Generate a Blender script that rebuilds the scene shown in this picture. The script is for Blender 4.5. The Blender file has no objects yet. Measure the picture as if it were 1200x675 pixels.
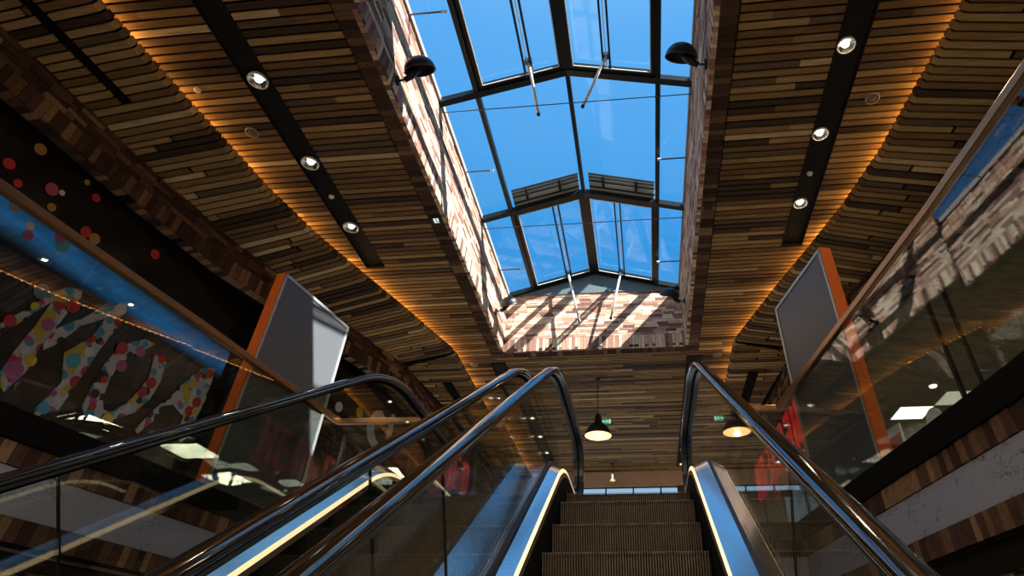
import bpy, bmesh, math, random
from mathutils import Vector, Matrix
C = bpy.context.scene.collection
rnd = random.Random(7)
ZO = 3.44                      # eye height over the lower floor; plan data below is measured from the eye
TH = math.radians(33.84); CT, ST, TT = math.cos(TH), math.sin(TH), math.tan(TH)
XM = -1.72                     # mirror sum of the symmetric ceiling: xr = XM - xl
H = 5.75; SOF = 5.58; FZ = 1.455

# ------------------------------------------------------------------ helpers
class MB:
    def __init__(s): s.v = []; s.f = []; s.m = []
    def face(s, pts, mi=0):
        n = len(s.v); s.v += [tuple(p) for p in pts]; s.f.append(tuple(range(n, n+len(pts)))); s.m.append(mi)
    def box(s, x0, x1, y0, y1, z0, z1, mi=0, skip=()):
        n = len(s.v)
        s.v += [(x0,y0,z0),(x1,y0,z0),(x1,y1,z0),(x0,y1,z0),(x0,y0,z1),(x1,y0,z1),(x1,y1,z1),(x0,y1,z1)]
        fs = {'b':(0,3,2,1),'t':(4,5,6,7),'f':(0,1,5,4),'k':(2,3,7,6),'l':(3,0,4,7),'r':(1,2,6,5)}
        for k, f in fs.items():
            if k in skip: continue
            s.f.append(tuple(n+i for i in f)); s.m.append(mi)
    def hexa(s, lo, hi, mi=0):            # two rings of n points
        n = len(s.v); k = len(lo); s.v += [tuple(p) for p in lo] + [tuple(p) for p in hi]
        s.f.append(tuple(n+i for i in reversed(range(k)))); s.m.append(mi)
        s.f.append(tuple(n+k+i for i in range(k))); s.m.append(mi)
        for i in range(k):
            j = (i+1) % k; s.f.append((n+i, n+j, n+k+j, n+k+i)); s.m.append(mi)
    def rings(s, rings, mi=0, closed=True, caps=True):
        n = len(s.v); k = len(rings[0])
        for r in rings: s.v += [tuple(p) for p in r]
        for a in range(len(rings)-1):
            for i in range(k if closed else k-1):
                j = (i+1) % k
                s.f.append((n+a*k+i, n+a*k+j, n+(a+1)*k+j, n+(a+1)*k+i)); s.m.append(mi)
        if caps and closed:
            s.f.append(tuple(n+i for i in reversed(range(k)))); s.m.append(mi)
            s.f.append(tuple(n+(len(rings)-1)*k+i for i in range(k))); s.m.append(mi)
    def tube(s, pts, r, seg=8, mi=0):
        P = [Vector(p) for p in pts]; rs = []
        rr = r if isinstance(r, (list, tuple)) else [r]*len(P)
        for i, p in enumerate(P):
            t = (P[min(i+1,len(P)-1)]-P[max(i-1,0)]).normalized()
            u = t.cross(Vector((0,0,1))) if abs(t.z) < .95 else t.cross(Vector((0,1,0)))
            u.normalize(); w = t.cross(u)
            rs.append([p+(u*math.cos(2*math.pi*k/seg)+w*math.sin(2*math.pi*k/seg))*rr[i] for k in range(seg)])
        s.rings(rs, mi)
    def lathe(s, org, axis, prof, seg=28, mi=0, caps=False):    # prof: (r, t along axis)
        a = Vector(axis).normalized(); u = a.cross(Vector((0,1,0)) if abs(a.y) < .9 else Vector((1,0,0))).normalized(); w = a.cross(u)
        o = Vector(org)
        s.rings([[o+a*t+(u*math.cos(2*math.pi*k/seg)+w*math.sin(2*math.pi*k/seg))*r for k in range(seg)] for r, t in prof], mi, True, caps)
    def build(s, name, mats, parent=None, smooth=False, recalc=True):
        me = bpy.data.meshes.new(name); base = parent.matrix_world.translation if parent else Vector((0,0,0))
        me.from_pydata([(x, y, z+ZO) for x, y, z in s.v], [], s.f)
        mats = mats if isinstance(mats, (list, tuple)) else [mats]
        for m in mats: me.materials.append(m)
        for p, mi in zip(me.polygons, s.m): p.material_index = mi; p.use_smooth = smooth
        if recalc:
            bm = bmesh.new(); bm.from_mesh(me); bmesh.ops.recalc_face_normals(bm, faces=bm.faces); bm.to_mesh(me); bm.free()
        o = bpy.data.objects.new(name, me); C.objects.link(o)
        # origin: at the mesh's own lowest centre
        xs = [v.co.x for v in me.vertices]; ys = [v.co.y for v in me.vertices]; zs = [v.co.z for v in me.vertices]
        org = Vector(((min(xs)+max(xs))/2, (min(ys)+max(ys))/2, min(zs)))
        me.transform(Matrix.Translation(-org))
        if parent is not None:
            o.parent = parent; par = parent; acc = Vector((0,0,0))
            while par is not None: acc += par.location; par = par.parent
            o.location = org-acc
        else: o.location = org
        return o
def tag(o, label, cat, group=None):
    o['label'] = label; o['category'] = cat
    if group: o['group'] = group
    return o
def struct(o): o['kind'] = 'structure'; return o
def thing(name, label, cat, loc, group=None):
    o = bpy.data.objects.new(name, None); o.empty_display_size = .1; C.objects.link(o)
    o.location = (loc[0], loc[1], loc[2]+ZO)
    return tag(o, label, cat, group)
def dup(root, d, label=None, mirror=False):
    r = root.copy(); C.objects.link(r); r.location = Vector(root.location)+Vector(d)
    if label: r['label'] = label
    for ch in list(root.children):
        c = ch.copy(); C.objects.link(c); c.parent = r
        for g in list(ch.children):
            e = g.copy(); C.objects.link(e); e.parent = c
    return r
def interp(tab, y):
    if y <= tab[0][0]: a, b = tab[0], tab[1]
    elif y >= tab[-1][0]: a, b = tab[-2], tab[-1]
    else:
        for a, b in zip(tab, tab[1:]):
            if a[0] <= y <= b[0]: break
    return a[1]+(b[1]-a[1])*(y-a[0])/(b[0]-a[0])

# ------------------------------------------------------------------ materials
def mat(name, col, rough=.5, metal=0., spec=.5, emit=None, es=0.):
    m = bpy.data.materials.new(name); m.use_nodes = True; b = m.node_tree.nodes['Principled BSDF']
    b.inputs['Base Color'].default_value = (*col, 1); b.inputs['Roughness'].default_value = rough
    b.inputs['Metallic'].default_value = metal; b.inputs['Specular IOR Level'].default_value = spec
    if emit: b.inputs['Emission Color'].default_value = (*emit, 1); b.inputs['Emission Strength'].default_value = es
    return m
def noisy(name, c0, c1, scale=(8,8,8), rough=.5, metal=0., detail=6, bump=0., lo=.35, hi=.65, spec=.5):
    m = mat(name, c0, rough, metal, spec); nt = m.node_tree; N = nt.nodes; L = nt.links; b = N['Principled BSDF']
    tc = N.new('ShaderNodeTexCoord'); mp = N.new('ShaderNodeMapping'); mp.inputs['Scale'].default_value = scale
    no = N.new('ShaderNodeTexNoise'); no.inputs['Detail'].default_value = detail; no.inputs['Scale'].default_value = 1
    cr = N.new('ShaderNodeValToRGB'); cr.color_ramp.elements[0].color = (*c0, 1); cr.color_ramp.elements[1].color = (*c1, 1)
    cr.color_ramp.elements[0].position = lo; cr.color_ramp.elements[1].position = hi
    L.new(tc.outputs['Object'], mp.inputs['Vector']); L.new(mp.outputs[0], no.inputs['Vector']); L.new(no.outputs['Fac'], cr.inputs[0]); L.new(cr.outputs[0], b.inputs['Base Color'])
    if bump:
        bp = N.new('ShaderNodeBump'); bp.inputs['Strength'].default_value = bump; bp.inputs['Distance'].default_value = .01
        L.new(no.outputs['Fac'], bp.inputs['Height']); L.new(bp.outputs[0], b.inputs['Normal'])
    return m
def sc(c, k): return tuple(x*k for x in c)
woodcols = [(.055,.033,.018),(.185,.106,.042),(.285,.175,.070),(.39,.255,.115),(.58,.43,.24),(.13,.085,.05)]
WOOD = [noisy('slat_wood_%d' % i, sc(c,.72), sc(c,1.2), (2.5,60,60), .62, bump=.05, spec=.25) for i, c in enumerate(woodcols)]
WW = [4, 6, 7, 5, 1.5, 3]
def rw(): return rnd.choices(range(6), WW)[0]
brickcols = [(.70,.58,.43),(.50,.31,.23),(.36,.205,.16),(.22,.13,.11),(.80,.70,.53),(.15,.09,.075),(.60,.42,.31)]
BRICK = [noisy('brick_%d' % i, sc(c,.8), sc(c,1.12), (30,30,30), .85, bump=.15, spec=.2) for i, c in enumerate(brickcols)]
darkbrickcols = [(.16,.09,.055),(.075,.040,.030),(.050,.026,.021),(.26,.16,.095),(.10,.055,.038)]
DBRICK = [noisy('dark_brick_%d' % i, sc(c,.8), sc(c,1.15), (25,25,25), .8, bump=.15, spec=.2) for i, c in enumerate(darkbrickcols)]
MORTAR = mat('mortar', (.11,.085,.07), .95, spec=.1)
BLACK = mat('black_paint', (.006,.006,.007), .45)
MATTE = mat('matte_black', (.006,.006,.006), .9, spec=.1)
STRIP = mat('strip_black', (.012,.011,.011), .7, spec=.2)
FRAME = mat('frame_metal', (.005,.009,.011), .4, 0., .35)
FLASHM = mat('flashing_grey', (.20,.24,.25), .5)
FRAMEL = mat('frame_metal_pale', (.42,.48,.48), .5, 0.)
STEEL = noisy('brushed_steel', (.78,.79,.81), (.86,.87,.89), (3,90,90), .16, 1.)
STEELD = noisy('dark_steel', (.10,.11,.13), (.14,.15,.17), (3,60,60), .3, 1.)
RUBBER = mat('handrail_polished', (.012,.010,.009), .08, 0., 1.0)
RUBBER.node_tree.nodes['Principled BSDF'].inputs['IOR'].default_value = 1.75
BRONZE = mat('bronze_rail', (.36,.21,.11), .28, 1.)
RIB = noisy('step_metal', (.21,.175,.145), (.28,.235,.195), (20,20,20), .45, .3)
GROOVE_SHADE = mat('step_groove_shade', (.02,.015,.012), .7)  # dark colour stands in for the shade between the step ribs
WHITEP = mat('white_metal', (.75,.78,.78), .35)
LED = mat('led_strip', (1,.8,.45), .5, emit=(1,.78,.42), es=1.5)
COVE = mat('cove_led', (1,.6,.2), .5, emit=(1,.44,.09), es=11.5)
BULB = mat('lamp_bulb', (1,.9,.7), .5, emit=(1,.82,.55), es=40)
BULBL = mat('lamp_bulb_soft', (1,.9,.8), .5, emit=(1,.87,.72), es=3)
PENDB = mat('pendant_bulb', (1,.8,.5), .5, emit=(1,.7,.38), es=1.1)
TILE = mat('light_tile', (1,1,.9), .5, emit=(1,.93,.78), es=3.2)
TILED = mat('light_tile_dim', (.8,.8,.7), .5, emit=(1,.93,.75), es=.5)
PENDIN = mat('pendant_glow', (1,.7,.4), .5, emit=(1,.58,.25), es=.55)
ORANGE = mat('orange_paint', (.62,.13,.015), .45)
GREYP = mat('grey_panel', (.105,.118,.135), .42)
GREYE = mat('grey_edge', (.48,.50,.52), .35, .4)
BEIGE = noisy('beige_plaster', (.44,.39,.34), (.48,.43,.38), (3,3,3), .8)
FLOORM = noisy('pale_stone_floor', (.34,.32,.30), (.42,.40,.37), (3,3,3), .35)
DARKW = noisy('dark_wall', (.006,.006,.007), (.014,.013,.013), (4,4,30), .22, detail=10, spec=.45)
SHOPC = noisy('shop_ceiling', (.11,.10,.075), (.14,.125,.09), (2,2,2), .8)
RED = mat('red_paint_glow', (.70,.02,.02), .5, emit=(.8,.03,.03), es=.25)  # faint emission put into the colour, so the lettering glows by itself
GREENX = mat('exit_green', (.01,.25,.12), .5, emit=(.02,.45,.25), es=.5)
WHITEX = mat('exit_white', (.8,.9,.85), .5, emit=(.75,1,.9), es=.6)
def marble():
    m = mat('white_stone', (.33,.33,.38), .6); nt = m.node_tree; N = nt.nodes; L = nt.links; b = N['Principled BSDF']
    tc = N.new('ShaderNodeTexCoord'); mp = N.new('ShaderNodeMapping'); mp.inputs['Scale'].default_value = (7,4,9)
    a = N.new('ShaderNodeTexNoise'); a.inputs['Scale'].default_value = 1.3; a.inputs['Detail'].default_value = 9; a.inputs['Distortion'].default_value = 1.6
    v = N.new('ShaderNodeTexNoise'); v.inputs['Scale'].default_value = .6; v.inputs['Detail'].default_value = 3
    cr = N.new('ShaderNodeValToRGB'); e = cr.color_ramp.elements; e[0].position = .475; e[0].color = (0,0,0,1); e[1].position = .49; e[1].color = (1,1,1,1)
    x = e.new(.50); x.color = (1,1,1,1); x = e.new(.515); x.color = (0,0,0,1)
    cv = N.new('ShaderNodeValToRGB'); cv.color_ramp.elements[0].position = .5; cv.color_ramp.elements[1].position = .6
    mu = N.new('ShaderNodeMath'); mu.operation = 'MULTIPLY'
    mx = N.new('ShaderNodeMix'); mx.data_type = 'RGBA'; mx.inputs['A'].default_value = (.30,.33,.45,1); mx.inputs['B'].default_value = (.06,.06,.08,1)
    L.new(tc.outputs['Object'], mp.inputs[0]); L.new(mp.outputs[0], a.inputs['Vector']); L.new(mp.outputs[0], v.inputs['Vector'])
    L.new(a.outputs['Fac'], cr.inputs[0]); L.new(v.outputs['Fac'], cv.inputs[0]); L.new(cr.outputs[0], mu.inputs[0]); L.new(cv.outputs[0], mu.inputs[1])
    L.new(mu.outputs[0], mx.inputs['Factor']); L.new(mx.outputs['Result'], b.inputs['Base Color'])
    return m
MARBLE = marble()
def glass(name, tint, ior=1.5, rough=0.):
    m = bpy.data.materials.new(name); m.use_nodes = True; nt = m.node_tree; N = nt.nodes; L = nt.links; N.clear()
    o = N.new('ShaderNodeOutputMaterial'); mx = N.new('ShaderNodeMixShader'); t = N.new('ShaderNodeBsdfTransparent'); g = N.new('ShaderNodeBsdfGlossy')
    ge = N.new('ShaderNodeNewGeometry'); dt = N.new('ShaderNodeVectorMath'); dt.operation = 'DOT_PRODUCT'
    L.new(ge.outputs['Incoming'], dt.inputs[0]); L.new(ge.outputs['Normal'], dt.inputs[1])
    def mth(op, a, b=None):
        n = N.new('ShaderNodeMath'); n.operation = op
        for i, v in enumerate((a, b)):
            if v is None: continue
            if isinstance(v, (int, float)): n.inputs[i].default_value = v
            else: L.new(v, n.inputs[i])
        return n.outputs[0]
    c1 = mth('SUBTRACT', 1., mth('ABSOLUTE', dt.outputs['Value'])); f0 = ((ior-1)/(ior+1))**2
    fr = mth('ADD', mth('MULTIPLY', mth('POWER', c1, 5.), 1-f0), f0)
    t.inputs['Color'].default_value = (*tint, 1); g.inputs['Roughness'].default_value = rough; g.inputs['Color'].default_value = (.95,.97,1,1)
    L.new(fr, mx.inputs[0]); L.new(t.outputs[0], mx.inputs[1]); L.new(g.outputs[0], mx.inputs[2]); L.new(mx.outputs[0], o.inputs[0])
    return m
GLASS = glass('clear_glass', (.93,.95,.94), 1.55)
GLASSB = glass('balustrade_glass_pane', (.86,.88,.86), 1.62)
GLASSR = glass('roof_glass', (.97,.98,1.), 1.35)
def confetti():
    m = mat('confetti_print', (.7,.7,.72), .4); nt = m.node_tree; N = nt.nodes; L = nt.links; b = N['Principled BSDF']
    tc = N.new('ShaderNodeTexCoord'); prev = None
    for sc_, off in ((9., 0.), (6.5, 5.3)):
        mp = N.new('ShaderNodeMapping'); mp.inputs['Location'].default_value = (off, off, off)
        v = N.new('ShaderNodeTexVoronoi'); v.inputs['Scale'].default_value = sc_
        L.new(tc.outputs['Object'], mp.inputs[0]); L.new(mp.outputs[0], v.inputs['Vector'])
        lt = N.new('ShaderNodeMath'); lt.operation = 'LESS_THAN'; lt.inputs[1].default_value = .46; L.new(v.outputs['Distance'], lt.inputs[0])
        sp = N.new('ShaderNodeSeparateColor'); L.new(v.outputs['Color'], sp.inputs[0])
        cr = N.new('ShaderNodeValToRGB'); cr.color_ramp.interpolation = 'CONSTANT'; e = cr.color_ramp.elements
        cols = [(.008,.008,.01),(.03,.26,.46),(.46,.36,.03),(.36,.02,.03),(.30,.07,.24),(.50,.53,.62)]
        e[0].color = (*cols[0], 1); e[1].position = .2; e[1].color = (*cols[1], 1)
        for k, p in ((2,.42),(3,.6),(4,.76),(5,.9)):
            x = e.new(p); x.color = (*cols[k], 1)
        L.new(sp.outputs[0], cr.inputs[0])
        mx = N.new('ShaderNodeMix'); mx.data_type = 'RGBA'; mx.inputs['A'].default_value = (.42,.44,.52,1)
        if prev: L.new(prev, mx.inputs['A'])
        L.new(lt.outputs[0], mx.inputs['Factor']); L.new(cr.outputs[0], mx.inputs['B']); prev = mx.outputs['Result']
    L.new(prev, b.inputs['Base Color']); return m
CONF = confetti()
DOTC = {k: mat('dot_'+k, c, .45) for k, c in dict(blue=(.06,.36,.60), red=(.45,.03,.035), purple=(.36,.10,.28), yellow=(.60,.45,.03), white=(.55,.60,.70), ochre=(.35,.22,.06), grey=(.30,.28,.25), pale=(.12,.20,.30), pink=(.40,.08,.16)).items()}

# ------------------------------------------------------------------ plan curves (y, x)
COVL = [(-1.0,-5.45),(1.2,-5.32),(2.57,-5.18),(3.72,-5.07),(5.31,-4.88),(6.3,-4.67),(7.14,-4.42),(8.35,-4.04),(9.95,-3.58)]
OUTL = [(-1.0,-6.85),(1.2,-6.52),(2.72,-6.36),(3.62,-6.27),(4.92,-6.16),(6.3,-5.94),(7.2,-5.65),(10.4,-4.73)]
KI, KO, YE, XC2, XO2 = (-3.58,9.95), (-4.73,10.4), 17.9, -3.58, -4.42

# ------------------------------------------------------------------ central slatted ceiling
mb = MB(); PITCH = .100
def xcove(y): return interp(COVL, y) if y < KI[1] else XC2
SKY0, SKY1, SXL, SXR = 2.9, 10.22, -2.68, .965
FW = .27
NS = [(-4.34,-4.02,-9,7.25),(-3.05,-2.73,10.72,17.5)]
NS = NS+[(XM-b, XM-a, c, d) for a, b, c, d in NS]
def boards(mb, x0, x1, y, zb, lo=.45, hi=3.2, ang=None):
    x = x0
    while x < x1-.02:
        e = min(x1, x+rnd.uniform(lo, hi)*rnd.choice((.6,1,1)));
        if x1-e < .25: e = x1
        mb.box(x+.001, e-.001, y, y+PITCH-.027, zb, zb+.022, rw()); x = e
y = -1.0
while y < YE:
    ym = y+PITCH/2; xl, xr = xcove(ym)-.3, XM-xcove(ym)+.3
    iv = [(xl, xr)]
    cuts = [(a,b) for a,b,c,d in NS if c < ym < d]
    if SKY0-FW < ym < SKY1+FW: cuts.append((SXL-FW, SXR+FW))
    for a, b in cuts:
        nv = []
        for p, q in iv:
            if b <= p or a >= q: nv.append((p,q)); continue
            if a > p: nv.append((p,a))
            if b < q: nv.append((b,q))
        iv = nv
    for p, q in iv: boards(mb, p, q, y, H)
    y += PITCH
struct(mb.build('ceiling', WOOD, recalc=False))
# backing over the slats, with the roof opening left free
mb = MB(); Z1 = H+.09
for x0, x1, y0, y1 in ((-9,SXL-.02,-1,YE+.3),(SXR+.02,7.3,-1,YE+.3),(SXL-.02,SXR+.02,-1,SKY0-.02),(SXL-.02,SXR+.02,SKY1+.02,YE+.3)):
    mb.box(x0,x1,y0,y1,Z1,Z1+.15)
struct(mb.build('ceiling_backing', MATTE))
# recessed black light strips
for a, b, c, d in NS:
    c = max(c, -1); mb = MB()
    mb.box(a,b,c,d,H+.035,H+.05)
    for xx in (a, b-.012): mb.box(xx,xx+.012,c,d,H-.004,H+.05)
    for yy in (c, d-.012): mb.box(a,b,yy,yy+.012,H-.004,H+.05)
    struct(mb.build('trim_1', STRIP))
# brick reveal band framing the roof opening (soldier bricks seen from below)
mb = MB()
def band(mb, ax, lo, hi, c0, c1, z0, z1, mats=5, w=.095):
    p = lo
    while p < hi-.01:
        q = min(hi, p+w*rnd.uniform(.8,1.15)); k = rnd.choices(range(mats), [3,5,4,1,4])[0]; dz = rnd.uniform(0,.006)
        if ax == 'y': mb.box(c0,c1,p+.004,q-.004,z0+dz,z1,k)
        else: mb.box(p+.004,q-.004,c0,c1,z0+dz,z1,k)
        p = q
band(mb,'y',SKY0-FW,SKY1+FW,SXL-FW+.015,SXL,H-.01,H+.05)
band(mb,'y',SKY0-FW,SKY1+FW,SXR,SXR+FW-.015,H-.01,H+.05)
band(mb,'x',SXL,SXR,SKY1,SKY1+FW-.015,H-.01,H+.05); band(mb,'x',SXL,SXR,SKY0-FW+.015,SKY0,H-.01,H+.05)
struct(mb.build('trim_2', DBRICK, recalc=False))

# ------------------------------------------------------------------ brick walls round the roof opening
ROOF = lambda x: 7.66-.285*abs(x+.82)
def brickwall(name, P0, P1, nrm, ztop, L=.26, hgt=.058, sold=.27):
    P0 = Vector(P0); P1 = Vector(P1); d = (P1-P0); W = d.length; d.normalize(); n = Vector(nrm)
    mb = MB()
    def brk(u0,u1,z0,z1,k,dp):
        def p(u,z,o): q = P0+d*u+n*o; return (q.x,q.y,z)
        mb.hexa([p(u0,z0,-.06),p(u1,z0,-.06),p(u1,z1,-.06),p(u0,z1,-.06)],[p(u0,z0,dp),p(u1,z0,dp),p(u1,z1,dp),p(u0,z1,dp)],k)
    u = 0; wts = [5,5,4,3,3,1,4]
    while u < W-.01:
        e = min(W, u+hgt*rnd.uniform(.95,1.3)); brk(u+.003,e-.003,H-.01,H+sold-.006,rnd.choices(range(7),wts)[0],rnd.uniform(-.002,.003)); u = e
    z = H+sold; r = 0
    while z < 7.7:
        u = -rnd.uniform(0,L)
        while u < W-.01:
            e = min(W,u+L*rnd.uniform(.75,1.15)); a = max(0,u); zt = min(z+hgt-.007, min(ztop(P0+d*a), ztop(P0+d*e)))
            if zt > z+.008 and e-a > .02: brk(a+.003,e-.003,z,zt,rnd.choices(range(7),wts)[0],rnd.uniform(-.003,.004))
            u = e
        z += hgt; r += 1
    # mortar core
    def p(u,z,o): q = P0+d*u+n*o; return (q.x,q.y,z)
    us = [W*i/12 for i in range(13)]
    if abs(d.x) > .5: us.append(-.82-P0.x if d.x > 0 else P0.x+.82); us.sort()
    for a, b in zip(us,us[1:]):
        za, zb = ztop(P0+d*a)-.01, ztop(P0+d*b)-.01
        mb.hexa([p(a,H,-.22),p(b,H,-.22),p(b,H,-.004),p(a,H,-.004)],[p(a,za,-.22),p(b,zb,-.22),p(b,zb,-.004),p(a,za,-.004)],7)
    return struct(mb.build(name, BRICK+[MORTAR]))
EAVE = 7.10
brickwall('wall_left_skylight', (SXL,SKY0,0),(SXL,SKY1,0),(1,0,0),lambda q: EAVE)
brickwall('wall_right_skylight', (SXR,SKY0,0),(SXR,SKY1,0),(-1,0,0),lambda q: EAVE)
brickwall('wall_back_skylight', (SXL,SKY1,0),(SXR,SKY1,0),(0,-1,0),lambda q: min(EAVE+.02, 9))
brickwall('wall_front_skylight', (SXL,SKY0,0),(SXR,SKY0,0),(0,1,0),lambda q: min(EAVE+.02, 9))

# ------------------------------------------------------------------ glazed ridge roof
def beam(mb, p, q, w, h, up=(0,0,1), mi=0):
    p = Vector(p); q = Vector(q); t = (q-p).normalized(); s_ = t.cross(Vector(up)).normalized(); u = s_.cross(t)
    f = lambda o: [o-s_*w/2-u*h, o+s_*w/2-u*h, o+s_*w/2, o-s_*w/2]
    mb.hexa(f(p), f(q), mi)
RP = lambda x, y, dz=0: (x, y, ROOF(x)+dz)
roof = struct(bpy.data.objects.new('window_1', None)); C.objects.link(roof); roof.location = (-.86, 6.5, EAVE+ZO)
def part(mb, name, m, par, smooth=False, recalc=True): return mb.build(name, m, par, smooth, recalc)
FY = [2.93, 5.15, 7.72, 10.18]
mb = MB()   # gable plates under the end rafters
for yy, sgn in ((SKY1,1),(SKY0,-1)):
    a, b = (yy-.02, yy+.2) if sgn > 0 else (yy-.2, yy+.02)
    for x0, x1 in ((SXL,-.82),(-.82,SXR)):
        mb.hexa([(x0,a,EAVE-.02),(x1,a,EAVE-.02),(x1,b,EAVE-.02),(x0,b,EAVE-.02)],[(x0,a,ROOF(x0)),(x1,a,ROOF(x1)),(x1,b,ROOF(x1)),(x0,b,ROOF(x0))])
part(mb, 'gable_plate', mat('gable_metal',(.13,.19,.21),.45,.2), roof)
for y in FY:
    mb = MB()
    beam(mb, RP(SXL-.02,y), RP(-.82,y), .10, .10); beam(mb, RP(-.82,y), RP(SXR+.02,y), .10, .10)
    part(mb, 'rafter', FRAME, roof)
for x, w in ((-2.14,.07),(.50,.07)):
    mb = MB(); beam(mb,(x,SKY0,ROOF(x)),(x,SKY1,ROOF(x)),w,.09); part(mb,'purlin',FRAME,roof)
mb = MB(); beam(mb,(-.82,SKY0,7.67),(-.82,SKY1,7.67),.065,.10); part(mb,'ridge_beam',FRAME,roof)
for x in (SXL,SXR):
    mb = MB(); mb.box(x-.05,x+.03 if x<0 else x+.05,SKY0,SKY1,EAVE-.03,EAVE+.05) if x<0 else mb.box(x-.03,x+.05,SKY0,SKY1,EAVE-.03,EAVE+.05)
    part(mb,'eaves_rail',mat('eaves_pale',(.4,.36,.33),.5),roof)
XS = [SXL,-2.14,-.82,.50,SXR]
for i in range(3):
    y0, y1 = FY[i]+.04, FY[i+1]-.04
    for a, b in zip(XS, XS[1:]):
        mb = MB(); z = .02
        mb.hexa([RP(a,y0,z),RP(b,y0,z),RP(b,y1,z),RP(a,y1,z)],[RP(a,y0,z+.012),RP(b,y0,z+.012),RP(b,y1,z+.012),RP(a,y1,z+.012)])
        part(mb,'roof_pane',GLASSR,roof)
# opening vents in the first and last bay: sash frame, twin guide bars, drive rod
rods = {(0,0):((-1.34,4.86,7.48),(-1.26,5.41,7.0)), (0,1):((-.22,4.86,7.46),(-.59,5.33,7.0)),
        (2,0):((-1.37,9.95,7.45),(-1.105,9.9,6.20)), (2,1):((-.24,9.95,7.42),(-.472,9.9,6.25))}
for i in (0,2):
    y0, y1 = FY[i]+.05, FY[i+1]-.05
    for side in (0,1):
        xa, xb = (-2.10,-.855) if side == 0 else (-.785,.465)
        t = thing('roof_vent', 'dark framed roof vent with drive rod, %s of the ridge, %s' % ('left' if side == 0 else 'right', 'nearest bay' if i == 0 else 'bay by the back wall'), 'skylight vent', ((xa+xb)/2,(y0+y1)/2,ROOF((xa+xb)/2)-.07), 'opening vents in the glass roof')
        mb = MB(); w = .07
        beam(mb,RP(xa,y0+.03,-.0),RP(xb,y0+.03,-.0),w,.07); beam(mb,RP(xa,y1-.03,0),RP(xb,y1-.03,0),w,.07)
        beam(mb,RP(xa+.03,y0,0),RP(xa+.03,y1,0),w,.07); beam(mb,RP(xb-.03,y0,0),RP(xb-.03,y1,0),w,.07)
        part(mb,'sash_frame',FRAME,t)
        mb = MB(); d = .012
        beam(mb,RP(xa+.07,y0+.07,-.07),RP(xb-.07,y0+.07,-.07),d,d); beam(mb,RP(xa+.07,y1-.07,-.07),RP(xb-.07,y1-.07,-.07),d,d)
        beam(mb,RP(xa+.07,y0+.07,-.07),RP(xa+.07,y1-.07,-.07),d,d); beam(mb,RP(xb-.07,y0+.07,-.07),RP(xb-.07,y1-.07,-.07),d,d)
        part(mb,'glazing_bead',WHITEP,t)
        xm = -1.36 if side == 0 else -.22
        for dx in (-.05,.05):
            mb = MB(); beam(mb,RP(xm+dx,y0,-.03),RP(xm+dx,y1,-.03),.028,.05); part(mb,'guide_bar',FRAME,t)
        mb = MB(); beam(mb,RP(xm,y0,-.045),RP(xm,y1,-.045),.012,.02); part(mb,'drive_chain',WHITEP,t)
        a, b = rods[(i,side)]
        mb = MB(); mb.tube([a,b],.022,10); rd = part(mb,'drive_rod',WHITEP,t,True)
        bb = Vector(b); dd = (bb-Vector(a)).normalized(); mb = MB(); mb.tube([bb-dd*.01,bb+dd*.04],.026,10); part(mb,'end_cap',BLACK,rd)
        mb = MB(); mb.box(a[0]-.05,a[0]+.05,a[1]-.04,a[1]+.04,a[2]-.03,a[2]+.04); part(mb,'bracket',STEELD,t)
# weather flashing standing on the middle rafter, outside the glass
for side in (0,1):
    t = thing('roof_flashing', 'grey folded metal flashing lying on the glass %s of the ridge at the middle rafter' % ('left' if side == 0 else 'right'), 'flashing', (-1.45 if side==0 else -.2,7.5,7.5), 'flashings on the middle rafter')
    xa, xb = (-2.08,-.90) if side == 0 else (-.70,.46)
    for k, (yy, w, up, mm) in enumerate(((7.70,.13,.045,FRAMEL),(7.615,.04,.05,FRAME),(7.555,.10,.055,FRAMEL),(7.485,.04,.065,FRAME),(7.445,.05,.07,FLASHM),(7.405,.03,.08,FRAME),(7.375,.035,.085,FLASHM),(7.345,.03,.09,FRAME))):
        mb = MB(); beam(mb,RP(xa,yy,up),RP(xb,yy,up),w,.02); part(mb,'flashing_fold',mm,t)
    for f in (.22,.72):
        xx = xa+(xb-xa)*f; mb = MB(); beam(mb,RP(xx,7.34,.05),RP(xx,7.60,.035),.05,.03); part(mb,'clip',FRAME,t)
# tie wires and stay rods
for n, (yy, lb) in enumerate(((5.27,'thin steel tie wire spanning the roof opening beside the near rafter'),(7.88,'thin steel tie wire spanning the roof opening beside the middle rafter'))):
    mb = MB(); mb.tube([(SXL+.003,yy,7.0),(SXR-.003,yy,7.0)],.008,6); tag(mb.build('tie_wire', STEELD), lb, 'wire', 'tie wires across the roof opening')
for yy, wh in ((3.8,'nearest of three'),(6.55,'middle of three'),(9.26,'farthest of three')):
    for sd in (0,1):
        x0, x1 = (SXL+.003,-2.22) if sd == 0 else (.52,SXR-.003)
        t = thing('stay_rod','short steel stay rod on the %s brick wall under the eaves, %s' % ('left' if sd==0 else 'right', wh),'rod',((x0+x1)/2,yy,7.08),'stay rods under the eaves glass')
        mb = MB(); mb.tube([(x0,yy,7.09),(x1,yy,7.09)],.013,8); part(mb,'rod',STEELD,t)
        mb = MB(); xx = x1 if sd==0 else x0; mb.tube([(xx-.03,yy,7.09),(xx+.03,yy,7.09)],.022,8); part(mb,'end_knob',WHITEP,t)

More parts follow.
